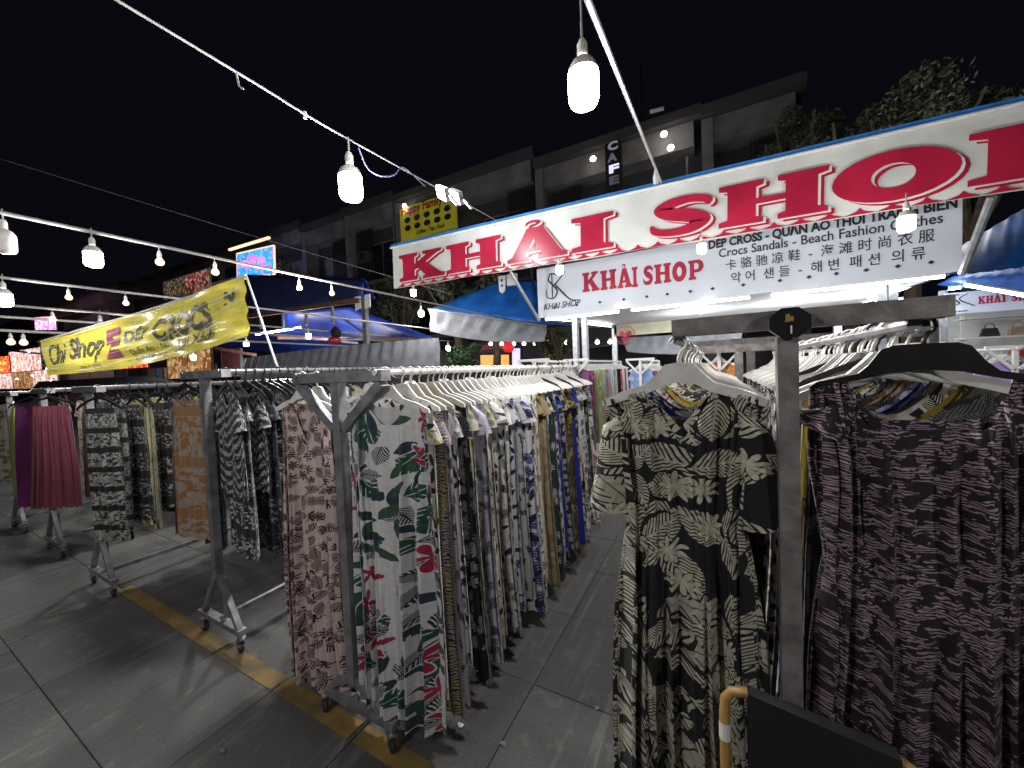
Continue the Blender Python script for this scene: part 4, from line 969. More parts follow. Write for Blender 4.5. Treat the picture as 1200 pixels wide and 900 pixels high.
pole(py_(288, 322, 2.8), py_(325, 430, 2.8), .014, 'thin pale pole holding up the right end of the yellow banner', 'banner_pole', 'pole')
# wall plant hanger / scooter-like red bundle under canopy
hb = thing('hanging_bundle', py_(392, 398, 7.2), 'dark and red bundle of folded fabric hanging beside the dark post', 'bundle')
MB().lathe([(0, -.14), (.14, -.1), (.2, -.02), (.12, .07), (0, .1)], (0, 0, 0), 10).build('red_cloth', M_RED, hb, smooth=True); MB().lathe([(0, 0), (.12, .05), (.15, .2), (.08, .32), (0, .36)], (.08, 0, .02), 10).build('black_cloth', M_BLACKF, hb, smooth=True)

# ---------------------------------------------------------------- yellow banner in plastic
YY0, YY1 = 1.58, 2.75
A_ = py_(48, 400, YY0); B_ = py_(287, 322, YY1); C_ = py_(291, 394, YY1); D_ = py_(55, 440, YY0)
yb = thing('yellow_banner', A_, 'yellow banner wrapped in clear plastic reading Shop and DÉP CROCS, slung at the left', 'banner')
def ybp(u, v, off=0):
    T = A_.lerp(B_, u)+Vector((0, 0, -.05*math.sin(math.pi*u))); Bm = D_.lerp(C_, u)+Vector((0, 0, -.10*math.sin(math.pi*u)))
    p = T.lerp(Bm, v); nr = Vector((.45, -.89, 0))
    return p - A_ + nr*(off + .03*math.sin(v*9+u*6)*math.sin(math.pi*u) + .022*math.sin(v*21-u*13)*u + .012*math.sin(u*31+v*6))
mb = MB(); n_, m_ = 80, 18
for s_ in (0, -.008):
    for i in range(n_+1):
        for j in range(m_+1): mb.v.append(tuple(ybp(i/n_, j/m_, s_)))
q_ = (n_+1)*(m_+1)
for i in range(n_):
    for j in range(m_): k = i*(m_+1)+j; mb.f.append((k, k+1, k+m_+2, k+m_+1)); mb.f.append((q_+k, q_+k+m_+1, q_+k+m_+2, q_+k+1))
mb.build('vinyl', M_YEL, yb, smooth=True)
M_PURP = plain('maroon_print', (.20, .02, .08), .4); M_INKY = plain('dark_lettering', (.05, .045, .02), .4)
def ybtext(s, u0, u1, v0, v1, mat, bold=.0, name='lettering', shear=0):
    cu = bpy.data.curves.new('txt', 'FONT'); cu.body = s; cu.size = 1; cu.offset = bold; cu.shear = shear; cu.resolution_u = 3; cu.fill_mode = 'FRONT'
    ob = bpy.data.objects.new('txt', cu); COL.objects.link(ob); dg = bpy.context.evaluated_depsgraph_get(); dg.update()
    me = bpy.data.meshes.new_from_object(ob.evaluated_get(dg)); bpy.data.objects.remove(ob)
    xs = [v.co.x for v in me.vertices]; zs = [v.co.y for v in me.vertices]
    for v in me.vertices:
        u = u0+(v.co.x-min(xs))/(max(xs)-min(xs))*(u1-u0); w_ = v1+(v0-v1)*(v.co.y-min(zs))/(max(zs)-min(zs))
        v.co = ybp(u, w_, .009)
    me.materials.clear(); me.materials.append(mat); return put(me, name, yb)
ybtext('Chi', .03, .12, .18, .72, M_INKY, .01, 'script_word', .25)
ybtext('Shop', .14, .31, .15, .80, M_INKY, .025, 'script_word', .15)
ybtext('E', .33, .40, .15, .78, M_PURP, .06, 'maroon_mark')
ybtext('DÉP', .42, .54, .22, .52, M_INKY, .03, 'printed_word')
ybtext('CROCS', .57, .84, .22, .66, M_INKY, .05, 'printed_word')
ybtext('Quần Áo - Nón', .44, .64, .64, .80, M_INKY, .012, 'printed_line')
ybtext('Túi Xách', .66, .84, .68, .86, M_INKY, .02, 'printed_line')
ybtext('Clothing - Vali', .46, .70, .84, .93, M_INKY, .006, 'printed_line')
ybtext('ZALO 0901', .18, .29, .84, .92, M_INKY, .006, 'printed_line')
ybtext('N', .90, .95, .15, .38, M_INKY, .06, 'printed_word')
# plastic wrap: thin clear folds, pale alpha streaks painting in creases and glints
g = NG('clear_plastic'); g.b.inputs['Roughness'].default_value = .08; g.b.inputs['Base Color'].default_value = (.8, .8, .75, 1); g.b.inputs['Alpha'].default_value = .12
uvn = g.n('ShaderNodeUVMap'); mp = g.n('ShaderNodeMapping'); mp.inputs['Scale'].default_value = (1.6, 20, 1); g.l(uvn.outputs[0], mp.inputs[0])
nz_ = g.noise(mp.outputs[0], 1.5, 4, .9); mr = g.n('ShaderNodeMapRange'); g.l(nz_, mr.inputs[0]); mr.inputs[1].default_value = .55; mr.inputs[2].default_value = .72; mr.inputs[3].default_value = .04; mr.inputs[4].default_value = .75
g.l(mr.outputs[0], g.b.inputs['Alpha']); g.bump(nz_, .6, .02); M_PLAS = g.m
mb = MB(); n_, m_ = 90, 26; mb.uv = []
for i in range(n_+1):
    for j in range(m_+1):
        u, v = i/n_, j/m_
        mb.uv.append((u*2.2-(1-u)*0, (v-.0)*(1.0 if u < .6 else 1+ (u-.6)*.8)+.25*u*u))
        mb.v.append(tuple(ybp(u, v*1.04-.02, .03+.018*math.sin(v*38+u*7+2*math.sin(u*3))+.01*math.sin(v*71-u*20))))
for i in range(n_):
    for j in range(m_): k = i*(m_+1)+j; mb.f.append((k, k+1, k+m_+2, k+m_+1))
mb.build('plastic_wrap', M_PLAS, yb, smooth=True)
MB().tube([ybp(0, 0)-Vector((.02, 0, 0)), ybp(.25, 0), ybp(.5, 0), ybp(.75, 0), ybp(1, 0)], .012, 6).build('top_cord', M_ROPE, yb)

# ---------------------------------------------------------------- lamps
def bulb_proto(kind):
    t = thing('bulb_'+kind if False else 'light_bulb', (0, -70, 0), '', 'light bulb')
    if kind == 'big':
        MB().lathe([(.0, -.255), (.03, -.254), (.052, -.245), (.06, -.225), (.06, -.13)], n=20).build('globe', E_WHITE, t, smooth=True)
        MB().lathe([(.0605, -.13), (.058, -.115), (.045, -.09), (.028, -.075), (.022, -.07)], n=20).build('housing', M_WHITEP, t, smooth=True)
        MB().lathe([(.019, -.072), (.021, -.05), (.021, -.02), (.012, 0), (.0, .002)], n=12).build('socket', M_WHITEP, t)
        MB().tube([(0, 0, 0), (0, 0, .08)], .005, 6).build('cord', M_ROPE, t)
    else:
        MB().lathe([(.0, -.14), (.02, -.136), (.033, -.12), (.035, -.10), (.025, -.08), (.016, -.065)], n=12).build('globe', E_WARM, t, smooth=True)
        MB().lathe([(.017, -.066), (.018, -.03), (.01, 0), (0, .002)], n=10).build('socket', M_WHITEP, t); MB().tube([(0, 0, 0), (0, 0, .05)], .004, 6).build('cord', M_ROPE, t)
    return t
BP = {k: bulb_proto(k) for k in ('big', 'small')}
def bulb(p, kind, label, energy=0, scale=1, group='bulbs strung over the market', col=(1, .975, .94)):
    t = dup(BP[kind], p, 0, label, group); t['category'] = 'light bulb'; t.scale = (scale,)*3
    if energy: light_at(t, -.30 if kind == 'big' else -.17, energy, col)
    return t
def cable(pts, r, label, mat=M_ROPE, name='cable', cat='cable', smooth=True, n=6):
    o0 = Vector(pts[0]); q = [p for p in catmull([tuple(p) for p in pts], 8)]
    o = MB().tube([p-o0 for p in q], r, n).build(name, mat, None, o0, True); return tag(o, label, cat)
# overhead pole with the nearest bulb
PE = 85
e1 = py_(775, 214, YB-.05); e0 = py_(684, -12, 1.5)
pole(e0, e1, .014, 'pale pole rising from the banner toward the camera above the brightest bulb', 'light_pole', 'pole')
b1 = py_(682, 47, 1.5); bulb(b1, 'big', 'brightest bulb, hanging nearest the camera above the banner', PE)
cable([b1, py_(681, 20, 1.5), py_(680.5, -8, 1.5)], .004, 'short pale cord above the brightest bulb')
MB().lathe([(.0, -.1), (.04, -.1), (.045, .0), (.02, .12), (0, .13)], n=8).build('cable_clip', M_WHITE, None, py_(769, 208, YB)); tag(SC.objects[-1], 'white clip where the pole meets the banner top', 'clip', 'clips on the banner top')
# second string
w0 = py_(120, -10, .46); w1 = py_(408, 163, 1.42); w2 = py_(583, 259, YB-.03)
cable([w0, w0.lerp(w1, .5), w1, w1.lerp(w2, .5), w2], .0045, 'pale wire running from the top left to the banner, carrying one bulb')
bulb(w1-Vector((0, 0, .07)), 'big', 'bright bulb on the wire in the upper middle, below the dark sky', PE)
q0 = py_(420, 172, 1.5); cable([q0, py_(430, 196, 1.55), py_(445, 206, 1.6), py_(462, 205, 1.75), py_(471, 196, 1.9), py_(485, 206, 2.2), py_(498, 218, 2.6)], .004, 'loose blue cable looping beside the upper middle bulb', M_CABLEB)
cable([py_(277, 85, .75), py_(280, 100, .75), py_(285, 104, .75)], .003, 'short loose tie hanging from the upper wire')
o = MB().lathe([(0, -.03), (.008, -.03), (.008, .0), (0, .0)], n=6).build('empty_socket', M_WHITEP, None, py_(357, 131, 1.15)); tag(o, 'small empty socket on the upper wire', 'socket')
# flood lights near the banner end
for i, (px, py) in enumerate(((519, 226), (535, 230))):
    p = py_(px, py, 4.2+i*.1)
    t = thing('flood_light', p, '%s of the two bright flood lights beside the banner end' % ('left', 'right')[i], 'flood light', 'flood lights', rz=-.5)
    t.rotation_euler = (rad(20), rad(30), -.6)
    MB().box((0, 0, 0), (.42, .06, .16)).build('housing', M_GALV2, t); MB().box((0, -.033, 0), (.38, .008, .13)).build('led_panel', E_FLOOD, t)
    MB().bar((.2, .02, 0), (.42, .05, -.1), .03).build('bracket', M_ALU, t)
    if i == 0:
        l = bpy.data.lights.new('flood', 'AREA'); l.energy = 60; l.size = .4; l.color = (.9, .95, 1); lo = bpy.data.objects.new('flood_beam', l); COL.objects.link(lo); lo.parent = t; lo.location = (0, -.06, 0); lo.rotation_euler = (rad(90), 0, 0)
# thin high cable
c0 = py_(-10, 183, 2.0); c1 = py_(530, 345, 9.0)
cable([c0, c0.lerp(c1, .4)-Vector((0, 0, .03)), c0.lerp(c1, .7)-Vector((0, 0, .03)), c1], .005, 'thin cable crossing from the left edge to behind the banner')
# left strings, running away from the camera
ZL = 2.95
def on_line(px0, py0, z): return pz_(px0, py0, z)
a0 = pz_(0, 249, ZL); a1 = Vector((a0.x, 9.5, ZL+.0)); a0b = a0+Vector((0, -.6, 0))
cable([a0b, a0, a0.lerp(a1, .5), a1], .016, 'thick pale cable nearest of the left light strings')
def onx_(px, py, x): d = _ray(px, py); return CP + d*(x/d.x)
spec = [(3, 'big', 'unlit bulb at the left picture edge on the nearest left string', 0), (107, 'big', 'glowing bulb with wide base on the nearest left string', 45), (186, 'small', 'small warm bulb third along the nearest left string', 0), (251, 'small', 'small warm bulb beside the blue screen', 0), (350, 'small', 'white bulb on the left string above the navy canopy', 170), (388, 'small', 'warm bulb on the left string nearest the dark post', 0)]
for px, kd, lb, en in spec:
    py = 249+(px)*.187+5; p = onx_(px, py, a0.x); p.z = ZL
    t = bulb(p-Vector((0, 0, .05)), kd, lb, en, 1.0 if kd == 'big' else 1.0)
    if 'unlit' in lb:
        for ch in t.children:
            if ch.name.startswith('globe'): me = ch.data.copy(); me.materials.clear(); me.materials.append(M_WHITEP); ch.data = me
for k_, (py0, z, names) in enumerate(((325, ZL, 'second'), (357, ZL, 'third'), (371, ZL, 'fourth'), (387, 2.75, 'lowest'))):
    a0 = pz_(0, py0, z); a1 = Vector((a0.x, 13, z)); cable([a0+Vector((0, -.6, 0)), a0, a0.lerp(a1, .5), a1], .018+.004*k_, 'pale cable, %s of the left light strings' % names)
    sl = (425-py0)/837
    for px, kd in {0: ((3, 'big'), (80, 'small'), (147, 'small')), 1: ((61, 'small'), (117, 'big')), 2: ((180, 'small'),), 3: ((27, 'small'), (12, 'small'))}[k_]:
        p = onx_(px, py0+px*sl+5, a0.x); p.z = z-.05
        bulb(p, kd, '%s bulb on the %s left string, %s' % ('broad white' if kd == 'big' else 'small warm', names, '%s' % ('at the picture edge' if px < 10 else 'second from the edge' if px < 20 else 'third from the edge' if px < 50 else 'left of the yellow banner' if px < 100 else 'above the yellow banner')), 60 if (k_, px) in ((0, 3), (1, 117)) else 0, (1.15 if kd == 'big' else 1.0)+k_*.2)
# bulbs hanging under canopies
for i, (px, py, y_, sc_, en) in enumerate(((288, 402, 7.9, 1.4, 110), (361, 392, 8.2, 1.4, 150), (484, 340, 6.8, 1.1, 90), (493, 365, 8.0, 1.2, 25), (226, 418, 7, 1.4, 60), (513, 390, 9, .6, 0), (525, 408, 11, 1.2, 20), (1062, 244, 4.6, 1.0, 45), (822, 283, 4.6, .75, 40), (655, 310, 4.7, .8, 40))):
    p = py_(px, py-7, y_)
    bulb(p, 'big', ['bright bulb under the left canopy beside the yellow banner', 'bright bulb under the navy canopy left of the dark post', 'bulb hanging just below the left end of the banner', 'bulb at the left corner of the bright blue canopy', 'bright bulb below the right half of the yellow banner', 'tiny bulb at the corner of the pleated grey tarpaulin', 'bulb behind the potted plant in the centre', 'bulb in front of the sign over the word TRANG', 'bulb in front of the sign left of the word CROSS', 'bulb in front of the sign above its monogram'][i], en, sc_)
for i, (x, y, z) in enumerate(((-9, 9.5, 5.0), (-3.0, 10.5, 4.2), (3.4, 10.2, 5.6), (-18, 10, 5.0))):  # bulbs added out of sight to light the buildings and trees
    bulb((x, y, z), 'big', 'large bulb strung behind the canopies, %s' % ('over the navy canopies', 'over the white stall', 'behind the banner right part', 'far left')[i], (70, 60, 95, 70)[i], 1.5)
# unseen bulbs added behind the camera as fill for the foreground
for i, (x, y, z) in enumerate(((-1.3, -.9, 2.7), (-2.9, -1.2, 3.1), (-5.2, -1.0, 3.1), (1.9, -.5, 2.6))):
    bulb((x, y, z), 'big', 'bulb on the string behind the camera, %s' % ORD[i], (46, 30, 16, 42)[i])
cable([(-9, -1.1, 3.25), (-4.8, -1.0, 3.18), (-2.3, -1.2, 3.18), (-.3, -1.0, 3.08), (2.5, -.6, 3.1)], .008, 'pale cable added for the fill bulbs behind the camera')

# litter on the paving
for i, (px, py) in enumerate(((180, 649), (316, 657), (540, 850), (30, 745), (655, 705), (700, 830), (262, 880), (590, 872))):
    p = pz_(px, py, .004); mb = MB(); n_ = 6 + i % 3
    ring_ = [(.016*random.uniform(.5, 1.2)*math.cos(6.283*k/n_), .011*random.uniform(.6, 1.2)*math.sin(6.283*k/n_)) for k in range(n_)]
    mb.add([(x, y, .001+random.uniform(0, .004)) for x, y in ring_] + [(0, 0, .008)] + [(x, y, 0) for x, y in ring_], [(k, (k+1) % n_, n_) for k in range(n_)] + [tuple(n_+1+k for k in range(n_))[::-1]] + [(k, n_+1+k, n_+1+(k+1) % n_, (k+1) % n_) for k in range(n_)])
    o = mb.build('litter_scrap', M_WHITE if i in (0, 2) else M_CONC, None, p); tag(o, ('small white paper scrap on the paving beneath the third rack', 'small pale scrap between the second and central racks', 'tiny white scrap under the hems of the central rack', 'grey scrap on the paving at the left edge', 'grey scrap in the aisle right of the central rack', 'grey scrap in the aisle beside the palm frond dress', 'grey scrap on the bottom left paving', 'grey scrap at the bottom right of the central rack')[i], 'litter', 'litter on the paving')

# ---------------------------------------------------------------- buildings
YBD = 16.0
def bx0(px, py): return py_(px, py, YBD)
edges = [-5, 150, 262, 362, 412, 470, 632, 822, 940]
tops = [372, 345, 290, 268, 252, 226, 188, 140, 96]
names = ['farthest left townhouse, mostly hidden in the dark', 'dark townhouse behind the pair of food screens', 'townhouse behind the blue lit screen', 'narrow grey townhouse left of the yellow sign', 'narrow townhouse with white pilasters by the yellow sign', 'townhouse bearing the yellow Happy Family sign', 'townhouse with the vertical CAFE sign', 'rightmost townhouse beside the trees']
def house(xa, xb, zt, label, i):
    t = thing('townhouse', (xa, YBD, 0), label, 'building', 'dark townhouses behind the market'); w_ = xb-xa
    MB().box((w_/2, 4.2, zt/2), (w_-.02, 7.6, zt)).build('wall', M_CONCD, t)
    # balcony recess frame: slabs and pilasters project
    MB().box((w_/2, -.1, zt+.1), (w_, 1.3, .35)).build('roof_slab', M_CONCD, t)
    MB().box((w_/2, .0, zt-.55), (w_-.5, .9, .9)).build('parapet_beam', M_CONC, t)
    MB().box((.18, -.1, zt/2), (.36, .9, zt-.25)).build('pilaster', M_CONC, t)
    for fl in range(3):
        z0 = zt-1.0-3.2*(fl+1)
        if z0 < 0: break
        MB().box((w_/2+.18, -.05, z0-.1), (w_-.4, .95, .2)).build('balcony_slab', M_CONC, t)
        rl = MB().box((w_/2+.18, -.45, z0+.95), (w_-.4, .05, .05))
        x = .45
        while x < w_-.1: rl.box((x, -.45, z0+.47), (.03, .03, .92)); x += .16
        r_ = rl.build('railing', M_RAIL, t); 
        nw = 2 if w_ > 5 else 1
        for k in range(nw):
            cx = w_*(k+.5)/nw+.1; ww = w_/nw*.55
            wn = MB().box((cx, .36, z0+1.2), (ww, .06, 2.3)).build('window', M_CURT if (i+fl+k) % 2 else M_GLASSD, t)
            MB().box((cx-ww/2, .33, z0+1.2), (.07, .08, 2.34)).box((cx+ww/2, .33, z0+1.2), (.07, .08, 2.34)).box((cx, .33, z0+2.36), (ww, .08, .07)).box((cx, .33, z0+1.2), (.05, .08, 2.2)).build('frame', M_RAIL if i > 5 else M_CONC, wn)
        sx_ = w_-1.5 if (i+fl) % 2 else .7
        shb = MB(); x = 0
        while x < 1.3: shb.box((sx_+x, -.3, z0+1.55), (.05, .05, 2.9)); x += .13
        shb.box((sx_+.62, -.3, z0+.3), (1.3, .06, .06)).box((sx_+.62, -.3, z0+2.9), (1.3, .06, .06)).build('shutter', M_RAIL, t)
        MB().tube([(w_-.5, -.2, z0), (w_-.5, -.2, z0+3.0)], .05, 6).build('drain_pipe', M_CONC, t)
        if i in (4, 5, 6):
            ac = MB().box((.8, .1, z0+1.7), (.8, .35, .55)).build('air_conditioner', M_WHITE, t)
            MB().lathe([(0, 0), (.2, 0), (.2, -.02), (0, -.02)], (.8, -.085, z0+1.7), 12, 'y').build('fan_grille', M_RAIL, ac)
    return t
for i in range(8):
    xa = bx0(edges[i], tops[i]).x; xb = bx0(edges[i+1], tops[i+1]).x
    zt = bx0((edges[i]+edges[i+1])/2, (tops[i]+tops[i+1])/2).z-.3
    house(xa, xb, zt, names[i], i)
# yellow family sign
p0 = py_(471, 284, 15.2); p1_ = py_(536, 268, 15.2); p2_ = py_(471, 245, 15.2)
hs_ = thing('yellow_sign', (p0.x, 15.2, p0.z), 'yellow sign reading Happy Family on the townhouse behind the flood lights', 'sign'); w_ = p1_.x-p0.x; h_ = p2_.z-p0.z
MB().box((w_/2, 0, h_/2), (w_, .1, h_)).build('panel', plain('yellow_sign_face', (.50, .45, .03), .4, 0, .15, 2, emit=.12), hs_)
text(hs_, 'Happy Family 24', w_*.03, h_*.78, .6, M_RED, -.06, .02, 'lettering', fitw=w_*.92)
pc = MB()
for r_ in range(2):
    for c_ in range(5):
        pc.prism(ell(w_*(.14+.18*c_), h_*(.6-.24*r_), w_*.06, h_*.09, 0, 360, 9), (), .01, -.062)
pc.build('printed_pictures', M_INK, hs_)['kind'] = 'stuff'
text(hs_, 'Coffee - Tea - Food', w_*.3, h_*.1, .3, M_INK, -.06, .01, 'lettering', fitw=w_*.5)
# cafe sign
p0 = py_(718, 168, 14.6); cs = thing('vertical_sign', (p0.x, 14.6, p0.z), 'narrow vertical CAFE sign with white letters on the dark building', 'sign')
lw = py_(724, 168, 14.6).x-py_(712, 168, 14.6).x
pz2 = py_(718, 222, 14.6).z
MB().box((.0, .1, (pz2-p0.z)/2), (lw*1.6, .15, (p0.z-pz2)*1.08)).build('backing', M_RAIL, cs)
for k, ch in enumerate('CAFE'):
    hh = (p0.z-pz2)/4; text(cs, ch, -lw*.5, -hh*(k+1)+.2, hh*.95, glow('cafe_letter_%d' % k, (.8, .78, 1), (.16, .07, .85, .03)[k]), .0, .02, 'letter', fitw=lw)
for i, (px, py) in enumerate(((474, 241), (778, 157), (786, 173), (695, 186))):
    p = py_(px, py, 15.1); t = thing('wall_lamp', p, 'small white lamp on the dark townhouses, %s' % ('above the yellow sign', 'right of the pole', 'just below another lamp right of the pole', 'left of the CAFE sign')[i], 'wall lamp', 'wall lamps')
    MB().lathe([(0, -.08), (.1, -.06), (.12, 0), (.08, .07), (0, .09)], n=10).build('globe', E_SMALL, t); MB().box((0, .12, .06), (.05, .25, .04)).build('arm', M_RAIL, t)
    if i < 2: light_at(t, -.2, 6)
pole(py_(750, 75, 15.5), py_(751, 145, 15.5), .05, 'thin dark mast on the roof beside the pole', 'roof_mast', 'mast', M_RAIL)
for i, (a_, b_) in enumerate((((762, 131), (778, 127)), ((695, 170), (707, 166)))):
    pole(py_(*a_, 15.4), py_(*b_, 15.4), .07, 'pale rooftop rail end, %s' % ('upper right', 'near the CAFE sign')[i], 'roof_rail', 'rail', M_WHITE)

# lit screens / signs
def screen(pts, y, label, cat, mats, name, frame=M_WHITE):
    a_, b_, c_ = [py_(*p, y) for p in pts]  # bottom-left, bottom-right, top-left
    t = thing(name, a_, label, cat); w_ = (b_-a_).length; h_ = (c_-a_).z
    t.rotation_euler = (0, -math.atan2((b_-a_).z, w_), 0)
    for k, m in enumerate(mats):
        MB().box((w_*(k+.5)/len(mats), -.03, h_/2), (w_/len(mats)-.08, .04, h_-.1)).build('screen', m, t)
    fr = MB()
    for k in range(len(mats)+1): fr.box((w_*k/len(mats), 0, h_/2), (.07, .1, h_))
    fr.box((w_/2, .005, 0), (w_, .09, .07)).box((w_/2, .005, h_), (w_, .09, .07)); fr.build('frame', frame, t)
    return t, w_, h_
def patchy(name, c1, c2, c3, s, em):
    g = NG(name); tc = g.n('ShaderNodeTexCoord'); n1 = g.noise(tc.outputs['Object'], s, 4); n2 = g.noise(tc.outputs['Object'], s*2.3, 3)
    c = g.mix(g.M('GREATER_THAN', n1, .5), c4(c1), c4(c2)); c = g.mix(g.M('GREATER_THAN', n2, .56), c, c4(c3))
    g.l(c, g.b.inputs['Base Color']); g.l(c, g.b.inputs['Emission Color']); g.b.inputs['Emission Strength'].default_value = em; return g.m
S1 = patchy('blue_screen', (.01, .25, .75), (.02, .35, .85), (.75, .15, .5), 1.3, 1.3)
S2 = patchy('food_screen', (.10, .02, .02), (.35, .06, .05), (.5, .35, .25), 1.6, .5)
S3 = patchy('menu_screen', (.02, .02, .025), (.05, .04, .03), (.35, .25, .12), 3.5, .5)
S4 = patchy('pink_sign_face', (.7, .12, .5), (.9, .4, .75), (1, .8, .95), 1.5, 1.6)
S5 = patchy('red_sign_face', (.7, .02, .03), (.8, .05, .03), (.9, .5, .1), 1.8, 1.2)
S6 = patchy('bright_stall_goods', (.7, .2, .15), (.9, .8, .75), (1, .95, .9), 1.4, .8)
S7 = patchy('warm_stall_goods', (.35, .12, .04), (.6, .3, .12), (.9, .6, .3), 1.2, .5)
t_, w_, h_ = screen(((279, 328), (322, 321), (279, 297)), 13, 'bright blue lit screen with pink lettering and gold frame, left of centre', 'screen', [S1], 'lit_screen', glow('gold_frame', (1, .75, .45), 1.0))
text(t_, 'BEACH BAR', w_*.15, h_*.45, .5, glow('pink_letter', (.9, .2, .55), 1.4), -.06, .02, 'lettering', fitw=w_*.65)
MB().bar((-.3, -.3, h_+.2), (w_+.1, -.3, h_+.35), .12).build('gold_rail', glow('gold_rail_light', (1, .7, .45), 1.2), t_)
screen(((193, 352), (247, 338), (191, 331)), 13, 'pair of dim food and menu screens above the yellow banner', 'screen', [S3, S2], 'food_screens')
screen(((42, 387), (67, 387), (40, 372)), 12, 'small pink lit sign at the far left', 'sign', [S4], 'pink_sign')
t_, w_, h_ = screen(((-6, 438), (13, 438), (-6, 418)), 11, 'red lit sign with yellow words at the left edge', 'sign', [S5], 'red_sign', M_RED)
text(t_, 'SALE', .1, h_*.55, .4, glow('yellow_letter', (1, .8, .1), 1.2), -.07, .02, 'lettering', fitw=w_*.8); text(t_, 'OFF', .1, h_*.15, .4, glow('yellow_letter2', (1, .8, .1), 1.2), -.07, .02, 'lettering', fitw=w_*.6)
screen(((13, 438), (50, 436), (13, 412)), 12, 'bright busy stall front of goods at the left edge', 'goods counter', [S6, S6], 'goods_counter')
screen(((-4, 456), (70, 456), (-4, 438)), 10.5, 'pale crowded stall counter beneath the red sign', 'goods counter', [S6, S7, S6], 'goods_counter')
screen(((130, 434), (175, 431), (130, 421)), 10, 'orange red lit banner seen under the yellow banner', 'sign', [S5, S5], 'red_banner', M_RED)
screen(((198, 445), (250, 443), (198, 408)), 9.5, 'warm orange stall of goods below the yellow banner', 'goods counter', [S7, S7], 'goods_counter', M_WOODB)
screen(((262, 440), (284, 440), (262, 410)), 9, 'dark red curtain panel beside the pleated tarpaulin', 'curtain', [plain('dark_red_curtain', (.12, .03, .04), .8)], 'curtain', M_CONC)
for i, (px, m) in enumerate(((183, M_BLUEE), (192, M_GALV2))):
    p = py_(px, 420, 8); o = MB().box((0, 0, 0), (.12, .1, 2.4)).build('stall_post', m, None, (p.x, 8, 1.2)); tag(o, '%s post below the middle of the yellow banner' % ('blue', 'dark grey')[i], 'post')
sheet((py_(45, 447, 6.5), py_(172, 440, 6.5)), (py_(30, 462, 4.6), py_(230, 452, 4.6)), 20, (0, .02), plain('dark_grey_awning', (.06, .06, .065), .7), 'awning', 'dark grey flat awning below the yellow banner', 'awning', .02)
sheet((py_(-6, 400, 12.5), py_(50, 408, 12.5)), (py_(-6, 410, 11.8), py_(75, 418, 11.8)), 16, (0, .02), M_BLUEE, 'awning', 'light blue awning edge over the bright left stalls', 'awning', .03)
for i in range(14):
    px, py = [(5, 440), (20, 444), (38, 440), (55, 432), (34, 412), (46, 424), (88, 446), (110, 447), (125, 446), (60, 446), (235, 406), (262, 398), (160, 443), (70, 436)][i]
    p = py_(px, py, 9.8); t = thing('small_bulb', p, 'small round white lamp in the far left stalls, %s from the left' % ORD[sorted([5, 20, 38, 55, 34, 46, 88, 110, 125, 60, 235, 262, 160, 70]).index(px)], 'lamp', 'small lamps in the far left stalls')
    MB().lathe([(0, -.07), (.06, -.05), (.08, 0), (.05, .06), (0, .08)], n=8).build('globe', E_SMALL, t); MB().lathe([(.03, .06), (.03, .12)], n=6).build('socket', M_WHITEP, t)
# restaurant strip in the centre distance
wall = MB().box((0, 0, 2), (9, .3, 4)).build('restaurant_wall', M_CONCD, None, (py_(640, 420, 15).x, 15.0, 0)); tag(wall, 'dark restaurant front in the central distance behind the racks', 'building')
for i, (a_, b_, c_, m, lb, nm, cat) in enumerate((((563, 432), (598, 432), (563, 415), M_ORANGEL, 'orange lit shop front right of the potted plant', 'lit_doorway', 'doorway'), ((600, 430), (611, 430), (600, 407), glow('violet_screen', (.55, .5, 1), 1.3), 'tall violet lit screen in the central distance', 'lit_screen', 'screen'), ((637, 426), (655, 425), (637, 412), glow('orange_niche', (1, .4, .08), .5), 'small orange lit niche right of the violet screen', 'lit_doorway', 'doorway'), ((563, 412), (600, 408), (563, 404), plain('red_awning', (.35, .05, .07), .6), 'dull red awning over the orange lit shop front', 'awning', 'awning'))):
    screen((a_, b_, c_), 14.2-i*.2, lb, cat, [m], nm, M_CONCD)
for i, px in enumerate((575, 588, 602, 614, 627, 640, 652, 664, 700, 715)):
    p = py_(px, 403-(0 if px < 600 else .02*(px-600)), 13.0); t = thing('small_bulb', p, 'small white lamp on the restaurant string, %s from the left' % ORD[i], 'lamp', 'lamps on the restaurant string')
    MB().lathe([(0, -.07), (.06, -.05), (.08, 0), (.05, .06), (0, .08)], n=8).build('globe', E_SMALL, t); MB().lathe([(.03, .06), (.03, .14)], n=6).build('socket', M_WHITEP, t)
cable([py_(565, 400, 13), py_(620, 400.5, 13), py_(670, 399, 13), py_(725, 395, 13)], .02, 'dark string carrying the restaurant lamps', M_RAIL)
t = thing('red_lantern', py_(596, 407, 12.5), 'red paper lantern hanging left of the violet screen', 'lantern'); MB().lathe([(0, -.2), (.14, -.16), (.24, 0), (.14, .16), (0, .2)], n=12).build('shade', glow('lantern_paper', (.8, .02, .03), .8), t, smooth=True); MB().lathe([(.05, .18), (.05, .26)], n=8).build('cap', M_GOLD, t)
sheet((py_(690, 400, 15.5), py_(760, 388, 15.5)), (py_(690, 408, 13.5), py_(760, 400, 13.5)), 10, (0, 0), M_CONC, 'awning', 'grey awning in the distance behind the stall posts', 'awning', .02)

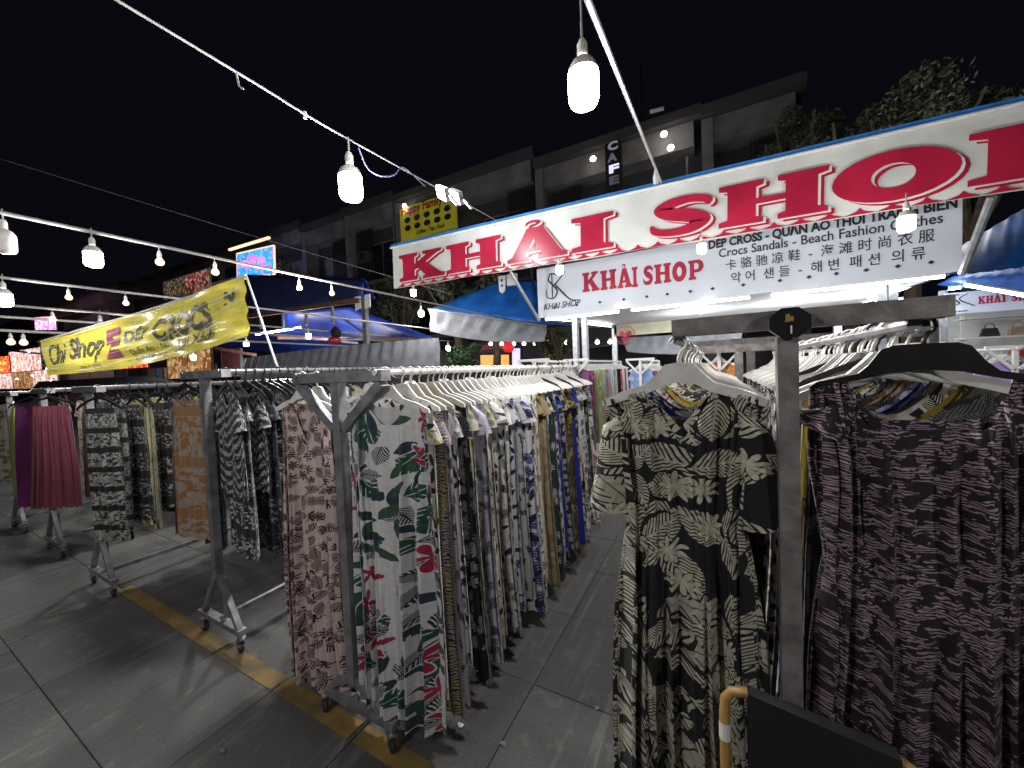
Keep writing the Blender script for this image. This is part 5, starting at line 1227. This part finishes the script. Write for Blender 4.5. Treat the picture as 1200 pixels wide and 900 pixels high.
# ---------------------------------------------------------------- trees and plants
def foliage(n, rx, ry, rz_, ls, seed, clumps=14):
    r = random.Random(seed); mb = MB()
    cs_ = []
    for _ in range(clumps):
        while True:
            v = Vector((r.uniform(-1, 1), r.uniform(-1, 1), r.uniform(-1, 1)))
            if v.length < 1: break
        cs_.append((v*.75, r.uniform(.22, .42)))
    for _ in range(n):
        c, cr = r.choice(cs_); d = Vector((r.gauss(0, 1), r.gauss(0, 1), r.gauss(0, 1))).normalized()*cr*(r.random()**.4)
        p = c+d; p = Vector((p.x*rx, p.y*ry, p.z*rz_))
        a_ = Vector((r.gauss(0, 1), r.gauss(0, 1), r.gauss(0, 1))).normalized()*ls*r.uniform(.6, 1.3); b_ = a_.cross(Vector((r.gauss(0, 1), r.gauss(0, 1), r.gauss(0, 1)))).normalized()*ls*.35
        mb.add([p-a_, p+b_, p+a_, p-b_], [(0, 1, 2, 3)])
    return mb
def tree(p, zc_, R, n, ls, label, seed, mat=M_LEAFD, rz_=None):
    t = thing('tree', (p.x, p.y, 0), label, 'tree', 'trees behind the market')
    MB().tube([(0, 0, 0), (.15, .1, zc_*.5), (-.1, 0, zc_)], .22, 8, .1).build('trunk', M_BARK, t)
    for k in range(5):
        a_ = k*1.3+seed; MB().tube([(0, 0, zc_*.6), (math.cos(a_)*R*.4, math.sin(a_)*R*.4, zc_*.85), (math.cos(a_)*R*.8, math.sin(a_)*R*.8, zc_+R*.2)], .09, 6, .03).build('limb', M_BARK, t)
    foliage(n, R, R, rz_ or R*.9, ls, seed).build('crown', mat, t, (0, 0, zc_))
for i, (px, py, y_, R, n) in enumerate(((992, 182, 13.2, 1.7, 3500), (1062, 172, 12.8, 1.8, 4000), (935, 160, 14.2, 1.1, 1800), (1130, 175, 13.5, 1.6, 3000))):
    p = py_(px, py, y_); tree(p, p.z, R, n*2, .07, 'dark leafy tree behind the banner, %s from the right' % ORD[[2, 1, 3, 0][i]], i+3)
for i, (px, py, y_, R, n) in enumerate(((470, 345, 13, 1.6, 3000), (530, 335, 12.5, 1.6, 3000), (575, 345, 13.5, 1.6, 3000), (655, 395, 12.8, 1.0, 1600), (345, 330, 14, 1.5, 2000))):
    p = py_(px, py, y_); tree(p, p.z, R, n, .12, 'dark tree beyond the canopies, %s' % ('behind the banner left end', 'under the banner letters', 'above the bright blue canopy', 'left of the stall post', 'behind the navy canopy'), i+13) if False else tree(p, p.z, R, n, .12, 'dark tree beyond the canopies, %s' % ('behind the banner left end', 'under the banner letters', 'above the bright blue canopy', 'left of the stall post', 'behind the navy canopy')[i], i+13)
p = py_(545, 420, 8.0); t = thing('potted_plant', (p.x, 8, 0), 'bushy green potted plant behind the central rack', 'plant')
MB().lathe([(.18, 0), (.24, .4), (.26, .42), (.2, .4)], n=14).build('pot', M_CONC, t); MB().tube([(0, 0, .35), (.05, 0, 1.2), (0, 0, p.z)], .035, 6).build('stem', M_BARK, t)
foliage(1800, .65, .5, .5, .055, 77, 12).build('leaves', M_LEAF, t, (0, 0, p.z))

# protos out of view are only templates: remove them
for pr in list(HP.values()) + list(BP.values()):
    for ch in list(pr.children): bpy.data.objects.remove(ch)
    bpy.data.objects.remove(pr)
